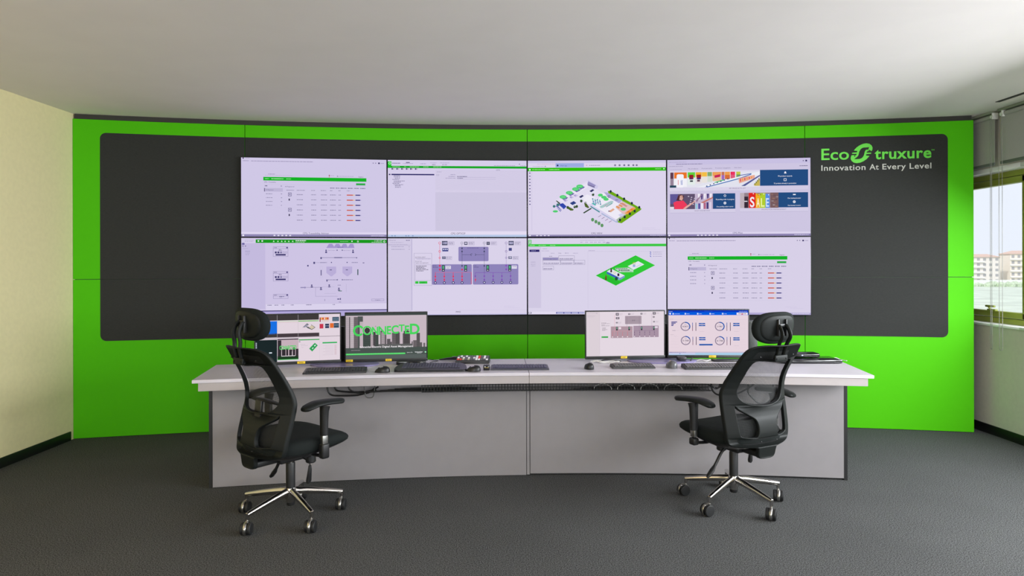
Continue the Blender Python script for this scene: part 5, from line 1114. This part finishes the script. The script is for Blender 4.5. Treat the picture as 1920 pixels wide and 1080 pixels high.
def office_chair(loc, rz, base_deg, label, swivels, lumbar, ah, hz, hy, yo, toe, far):
    ch = thing('office_chair', label, 'chair', loc, math.radians(rz), 'office chairs at the desk')
    def lean(q):   # tilt of the back about its foot
        R = Matrix.Rotation(-yo * 1.9, 4, 'X'); pv = Vector((0, -.245, .44))
        q.rotation_euler = (-yo * 1.9, 0, 0); q.location = pv - R @ pv
    # five-star base
    b = B(); lathe(b, [(.0, .085), (.026, .085), (.027, .105), (.033, .106), (.035, .118), (.035, .158), (.031, .170), (.0, .170)], 28)
    obj('base_hub', b, M_chrome, ch)
    b = B(); lathe(b, [(0, .066), (.022, .066), (.024, .072), (.024, .09), (0, .09)], 20); obj('hub_cap', b, M_black, ch)
    for k in range(5):
        a = math.radians(base_deg + 72 * k - rz); d = Vector((math.cos(a), math.sin(a), 0))
        b = B(); P = [d * .026 + Vector((0, 0, .148)), d * .09 + Vector((0, 0, .140)), d * .2 + Vector((0, 0, .122)), d * .285 + Vector((0, 0, .107)), d * .30 + Vector((0, 0, .1045))]
        tube(b, P, [.019, .0185, .016, .0140, .0125], 14, [.023, .021, .017, .0135, .0115])
        tube(b, [d * .296 + Vector((0, 0, .112)), d * .296 + Vector((0, 0, .076))], .0105, 14)
        obj('base_leg', b, M_chrome, ch)
        sw = math.radians(swivels[k] - rz); f = Vector((math.cos(sw), math.sin(sw), 0)); ax = Vector((-f.y, f.x, 0))
        cpos = d * .296 + f * -.018
        ca = bpy.data.objects.new('caster', None); C.objects.link(ca); ca.parent = ch; ca.location = cpos; ca.rotation_euler = (0, 0, sw)
        b = B(); tube(b, [(.018, 0, .078), (.018, 0, .060)], .007, 10)
        R_ = .0375; pts = [(R_ * math.cos(t), 0, .034 + R_ * math.sin(t)) for t in [math.radians(-35 + 250 * i / 20) for i in range(21)]]
        tube(b, pts, .0085, 8, .0028); box(b, -.02, .022, -.006, .006, .034, .064, .002)
        obj('fork', b, M_steel, ca)
        for s in (-1, 1):
            b = B(); lathe(b, [(.0, -.009), (.029, -.0095), (.033, -.007), (.034, 0), (.033, .007), (.030, .0095), (.014, .0105), (0, .0108)], 26, Matrix.Translation((0, s * .0190, .0342)) @ Matrix.Rotation(-s * PI / 2, 4, 'X'))
            obj('wheel', b, M_rubber, ca)
    b = B(); lathe(b, [(0, .165), (.0265, .165), (.0268, .312), (.0245, .318), (0, .318)], 28); obj('gas_column', b, M_black, ch)
    b = B(); lathe(b, [(0, .312), (.0145, .312), (.0145, .352), (0, .352)], 20); obj('piston', b, M_chrome, ch)
    # tilt mechanism and controls
    b = B(); box(b, -.075, .075, -.11, .10, .338, .392, .014, 3); box(b, -.115, .115, -.03, .03, .362, .388, .006); box(b, -.045, .045, -.255, -.10, .345, .385, .012, 3); obj('tilt_mechanism', b, M_black, ch)
    b = B(); tube(b, [(.02, .125, .372), (.02, .125, .352), (.02, .125, .35), (.02, .125, .298), (.02, .125, .292)], [.022, .022, .030, .031, .026], 20); obj('tension_knob', b, M_black, ch)
    b = B(); tube(b, spline([(-.06, .0, .355), (-.10, 0, .325), (-.14, 0, .27), (-.165, 0, .235)], 4), .009, 8); tube(b, [(-.155, 0, .25), (-.175, 0, .225), (-.205, 0, .195), (-.215, 0, .186)], [.010, .017, .016, .008], 12, [.008, .012, .010, .006]); obj('tilt_lever', b, M_black, ch)
    b = B(); tube(b, spline([(.07, .02, .358), (.13, .02, .352), (.165, .02, .338), (.168, .02, .32)], 4), .0045, 8); tube(b, [(.168, .02, .325), (.167, .02, .30), (.158, .018, .235), (.154, .018, .222)], [.008, .012, .017, .010], 12, [.007, .009, .012, .008]); obj('height_lever', b, M_black, ch)
    obj('seat', CHM['seat'](), M_seat, ch, ang=50)
    obj('seat_shell', CHM['shell'](), M_black, ch, ang=50)
    # back
    fr = link('backrest_frame', CHM['frame'] if not CHM['frame'].users else CHM['frame'].copy(), [] if len(CHM['frame'].materials) else M_frame, ch)
    fm = link('back_mesh', CHM['mesh'] if not CHM['mesh'].users else CHM['mesh'].copy(), [] if len(CHM['mesh'].materials) else M_mesh, ch)
    b = B(); zl, stem_z = lumbar
    pts = [back_pt(-.165 + .33 * i / 14, zl - .016 * abs(2 * i / 14 - 1) ** 1.6, .030) for i in range(15)]
    tube(b, pts, [.010 + .018 * math.sin(PI * i / 14) ** .6 for i in range(15)], 12, [.006 + .004 * math.sin(PI * i / 14) for i in range(15)])
    box(b, -.032, .032, ysm(.62) - .002, ysm(.62) + .016, stem_z, zl, .006)
    lu = obj('lumbar_support', b, M_black, ch)
    scs = []
    for x in (-.062, .062, -.13, .13):
        for z in (.957,) if abs(x) > .1 else (.452,):
            b = B(); p = back_pt(x, z, -.0255); lathe(b, [(0, 0), (.0045, 0), (.0045, .003), (.003, .004), (0, .004)], 12, Matrix.Translation(p) @ Matrix.Rotation(PI / 2, 4, 'X'))
            scs.append(obj('frame_screw', b, M_rubber, ch))
    for q in [fr, fm, lu] + scs: lean(q)
    # headrest
    
    def pad_mesh(w, h, prof, n=48, ex=2.9):
        b = B(); rings = []
        for s, t in prof:
            rg = []
            for i in range(n):
                a = 2 * PI * i / n; ca, sa = math.cos(a), math.sin(a)
                x = math.copysign(abs(ca) ** (2 / ex), ca) * s * w / 2; z = math.copysign(abs(sa) ** (2 / ex), sa) * s * h / 2
                x *= 1 - .10 * max(0, -z / (h / 2)); rg.append(b.verts.new((x, hy + t + 1.2 * x * x - .12 * z, hz + z)))
            rings.append(rg)
        for j in range(len(rings) - 1):
            for i in range(n): b.faces.new((rings[j][i], rings[j][(i + 1) % n], rings[j + 1][(i + 1) % n], rings[j + 1][i]))
        b.faces.new(rings[0][::-1]); b.faces.new(rings[-1]); return b
    hp = obj('headrest', pad_mesh(.318, .186, [(.72, -.012), (.90, -.012), (.975, -.006), (1.0, .006), (.985, .020), (.93, .032), (.80, .041), (.5, .046), (.05, .047)]), M_seat, ch, ang=60)
    b = pad_mesh(.318, .186, [(.02, -.022), (.5, -.021), (.74, -.019), (.80, -.016), (.83, -.010), (.83, -.004)])
    obj('headrest_shell', b, M_frame, hp, ang=60)
    b = B()
    for s in (-1, 1):
        box(b, s * .030 - .0045, s * .030 + .0045, hy - .038, hy - .018, hz - .045, hz + .052, .003)
    box(b, -.034, .034, hy - .034, hy - .022, hz + .008, hz + .026, .004)
    obj('headrest_rail', b, M_black, hp)
    for s in (-1, 1):
        b = B(); P = spline([(s * .027, hy - .028, hz + .018), (s * .029, hy - .046, hz + .004), (s * .031, hy - .062, hz - .040), (s * .031, (hy + ysm(.98) + yo) / 2 - .046, (hz * 2 + .97) / 3 - .030), (s * .029, ysm(.98) + yo - .036, (hz + 1.94) / 3 - .012), (s * .027, ysm(.965) + yo - .033, .968), (s * .030, ysm(.945) + yo - .033, .940)], 5)
        tube(b, P, .0075, 10, .0115); obj('headrest_arm', b, M_frame, ch)
    b = B(); p = back_pt(0, .96, -.027)
    box(b, -.050, .050, p.y - .010, p.y + .006, .926, .966, .007, 3)
    for s in (-1, 1): lathe(b, [(0, 0), (.0055, 0), (.0055, .003), (0, .0035)], 12, Matrix.Translation((s * .036, p.y - .0095, .944)) @ Matrix.Rotation(PI / 2, 4, 'X'))
    hb_ = obj('headrest_bracket', b, M_frame, ch); lean(hb_)
    # armrests
    for s in (-1, 1):
        ar = bpy.data.objects.new('armrest', None); C.objects.link(ar); ar.parent = ch
        X = s * (far if s > 0 else .292)
        b = B(); tube(b, [(s * .06, .03, .395), (s * .2, .03, .392), (X - s * .02, .03, .398)], .014, 12, .009); box(b, X - .022, X + .022, .005, .055, .388, .442 + ah, .011, 3); obj('arm_foot', b, M_black, ar)
        b = B(); box(b, X - .014, X + .014, .011, .049, .436, .50 + ah, .005); obj('arm_post', b, M_steel, ar)
        b = B(); n0 = [(X, .03, .488 + ah), (X, .030, .56 + ah), (X, .032, .625 + ah), (X, .036, .652 + ah)]
        tube(b, n0, [.021, .022, .024, .026], 14, [.026, .027, .030, .036]); obj('arm_sleeve', b, M_black, ar)
        b = B(); R2 = []
        for i in range(19):
            t = i / 18; y = -.105 + .26 * t; w = .046 * (1 - abs(2 * t - 1) ** 5 * .35); zc = .668 + ah + .008 * math.sin(PI * min(1, t * 1.1)) - .045 * max(0, .30 - t)
            if t < .04 or t > .96: w *= .8
            R2.append([b.verts.new((X + x * w, y, zc + z * (.75 if t in (0, 1) else 1))) for x, z in ((-1, -.006), (-.96, .004), (-.75, .011), (0, .014), (.75, .011), (.96, .004), (1, -.006), (.8, -.013), (0, -.015), (-.8, -.013))])
        for i in range(18):
            for k in range(10): b.faces.new((R2[i][k], R2[i][(k + 1) % 10], R2[i + 1][(k + 1) % 10], R2[i + 1][k]))
        b.faces.new(R2[0][::-1]); b.faces.new(R2[-1]); bmesh.ops.rotate(b, cent=(X, .03, 0), matrix=Matrix.Rotation(math.radians(toe), 3, 'Z'), verts=b.verts[:]); obj('arm_pad', b, M_frame, ar, ang=50)
    return ch
office_chair((-1.317, 3.861, 0), -39, 23, 'black mesh office chair with headrest at the left end of the desk, turned right', [90, 96, 84, 92, 87], (.722, .60), .032, 1.155, -.272, .046, 0, .292)
office_chair((1.38, 4.060, 0), 26, 8, 'black mesh office chair with headrest at the right end of the desk, turned left', [72, 40, 18, 24, 62], (.585, .57), -.010, 1.118, -.345, 0.0, 14, .385)

# ------------------------------------------------------------------ outside
def ext(name, bm, m, label, cat, kind=None, grp=None): return tag(obj(name, bm, m), label, cat, grp, kind)
M_field = mat('pale_field', (212, 220, 206), .95, spec=.05, grain=.10, gscale=.12)  # ground colour paled to stand for haze
b = B(); box(b, 12, 900, -300, 900, -8.3, -8.0); ext('ground_outside', b, M_field, 'pale open ground outside the window', 'ground', 'structure')
M_ren, M_ren2, M_roof, M_win, M_con = mat('pale_render', (236, 228, 222), .9), mat('warm_render', (238, 228, 216), .9), mat('tile_roof', (214, 186, 172), .9), mat('window_dark', (176, 174, 176), .5), mat('concrete_white', (246, 245, 242), .9)  # distance haze is paled into the walls, roofs and window colours
def block(x, y, w, d, h, label, m, cols, floors, roof=2.0, z0=-8.0):
    t = thing('apartment_building', label, 'building', (x, y, z0), math.radians(-12), 'apartment blocks outside the window')
    b = B(); box(b, -w / 2, w / 2, 0, d, 0, h); obj('wall', b, m, t)
    b = B(); vs = [b.verts.new(p) for p in ((-w / 2 - .6, -.6, h), (w / 2 + .6, -.6, h), (w / 2 + .6, d + .6, h), (-w / 2 - .6, d + .6, h), (-w / 2 + 3, d / 2, h + roof), (w / 2 - 3, d / 2, h + roof))]
    for q in ((0, 1, 5, 4), (2, 3, 4, 5), (1, 2, 5), (3, 0, 4), (3, 2, 1, 0)): b.faces.new([vs[i] for i in q])
    obj('roof', b, M_roof, t, smooth=False)
    fh = h / floors; cw_ = w / cols
    for i in range(floors):
        b = B(); box(b, -w / 2 - .1, w / 2 * .1, -1.0, 0, fh * i + .05, fh * i + .55); obj('balcony', b, M_con, t)
        for j in range(cols):
            b = B(); box(b, -w / 2 + cw_ * (j + .25), -w / 2 + cw_ * (j + .72), -.06, .05, fh * (i + .32), fh * (i + .8)); obj('window', b, M_win, t)
block(216.5, 300, 15, 10, 12.2, 'pale apartment block nearest the green panelling, seen through the window', M_ren, 6, 5, 1.4)
block(239.0, 318, 9.0, 9, 10.9, 'lower apartment block between the two taller ones, seen through the window', M_ren2, 4, 4, 1.2)
block(236.5, 300, 12, 10, 13.6, 'tallest apartment block at the right edge of the view, seen through the window', M_ren2, 5, 5, 1.6)
b = B(); box(b, 180, 262, 270, 270.6, -8, -5.6); ext('parapet', b, M_con, 'long white parapet wall in front of the apartment blocks', 'wall')
b = B()
r_ = random.Random(3)
for k in range(60):
    x = 186 + k * 1.2; bmesh.ops.create_icosphere(b, subdivisions=1, radius=r_.uniform(1.0, 2.0), matrix=Matrix.Translation((x, 262 + r_.uniform(-5, 2), -7.6)))
ext('shrubbery', b, mat('pale_leaves', (196, 210, 184), .95, grain=.2, gscale=1.5), 'pale green shrubs below the white parapet', 'shrubs', 'stuff')  # leaf colour paled for haze as well

# ------------------------------------------------------------------ light: overcast sky, daylight through the windows, added rear windows and two added fill uplights behind the viewpoint
w = bpy.data.worlds.new('sky'); SC.world = w; w.use_nodes = True
bg = w.node_tree.nodes['Background']; bg.inputs['Color'].default_value = (.86, .90, 1.0, 1); bg.inputs['Strength'].default_value = SKY
sl = bpy.data.lights.new('sun', 'SUN'); sl.energy = 2.2; sl.angle = math.radians(4); sl.color = (1, .97, .92)  # sun lamp added to brighten the outside facades
so = bpy.data.objects.new('sun', sl); C.objects.link(so); so.rotation_euler = Vector((.62, .45, -.62)).to_track_quat('-Z', 'Y').to_euler()
def area(name, loc, rot, sx_, sy_, power, col):
    l = bpy.data.lights.new(name, 'AREA'); l.shape = 'RECTANGLE'; l.size = sx_; l.size_y = sy_; l.energy = power; l.color = col
    o = bpy.data.objects.new(name, l); C.objects.link(o); o.location = loc; o.rotation_euler = rot
    return o
for i in range(1, len(edges) - 1):
    y1, y0 = edges[i], edges[i + 1]
    area('daylight', (XR + .30, (y0 + y1) / 2, (ZS0 + ZS1) / 2), (0, PI / 2 - .75, 0), ZS1 - ZS0, y1 - y0, DAY * (y1 - y0) * (1, .3, 1.25, 1.25, 1, .8, .7)[i], (.93, .96, 1.0))
for x in (-2.3, 2.5):  # fill light behind the added rear windows
    area('daylight', (x, YF - .34, 1.5), (PI / 2 + .05, 0, 0), 1.8, 1.5, REAR, (.96, .97, 1.0))
for x, y, k, col, lab in ((-3.0, .9, UPL, (1.0, .70, .28), 'hanging uplight lamp behind the viewpoint on the left'), (1.5, .7, UPR, (1.0, .95, .92), 'hanging uplight lamp behind the viewpoint on the right')):  # uplights added as fill for the ceiling and left wall
    t = thing('pendant_lamp', lab, 'lamp', (x, y, ZC), 0, 'hanging lamps')
    b = B(); box(b, -.5, .5, -.12, .12, -.50, -.44, .01); obj('lamp_body', b, M_sill, t)
    b = B()
    for q in (-.4, .4): tube(b, [(q, 0, -.44), (q, 0, 0)], .002, 6)
    obj('suspension_wire', b, M_steel, t)
    b = B(); box(b, -.48, .48, -.10, .10, -.438, -.434); obj('diffuser', b, glow((255, 236, 205), 2.0), t)
    area('lamp_light', (x, y, ZC - .42), (PI, 0, 0), .95, .2, k, col)

# ------------------------------------------------------------------ camera
cam = bpy.data.cameras.new('camera'); cam.sensor_width = 36; cam.lens = 1220 / 1920 * 36; cam.shift_y = -45 / 1920; cam.clip_end = 2000
co = bpy.data.objects.new('camera', cam); C.objects.link(co)
co.matrix_world = Matrix.Translation((0, 0, 1.49)) @ Matrix.Rotation(PI / 2, 4, 'X') @ Matrix.Rotation(-.00237, 4, 'Z')
SC.camera = co
SC.view_settings.view_transform = 'Standard'; SC.view_settings.look = 'None'; SC.view_settings.exposure = EXPO; SC.view_settings.gamma = 1; SC.view_settings.use_curve_mapping = False
SC.cycles.use_denoising = True
SC.cycles.max_bounces = 10; SC.cycles.diffuse_bounces = 5; SC.cycles.transparent_max_bounces = 12
SC.cycles.sample_clamp_indirect = 6
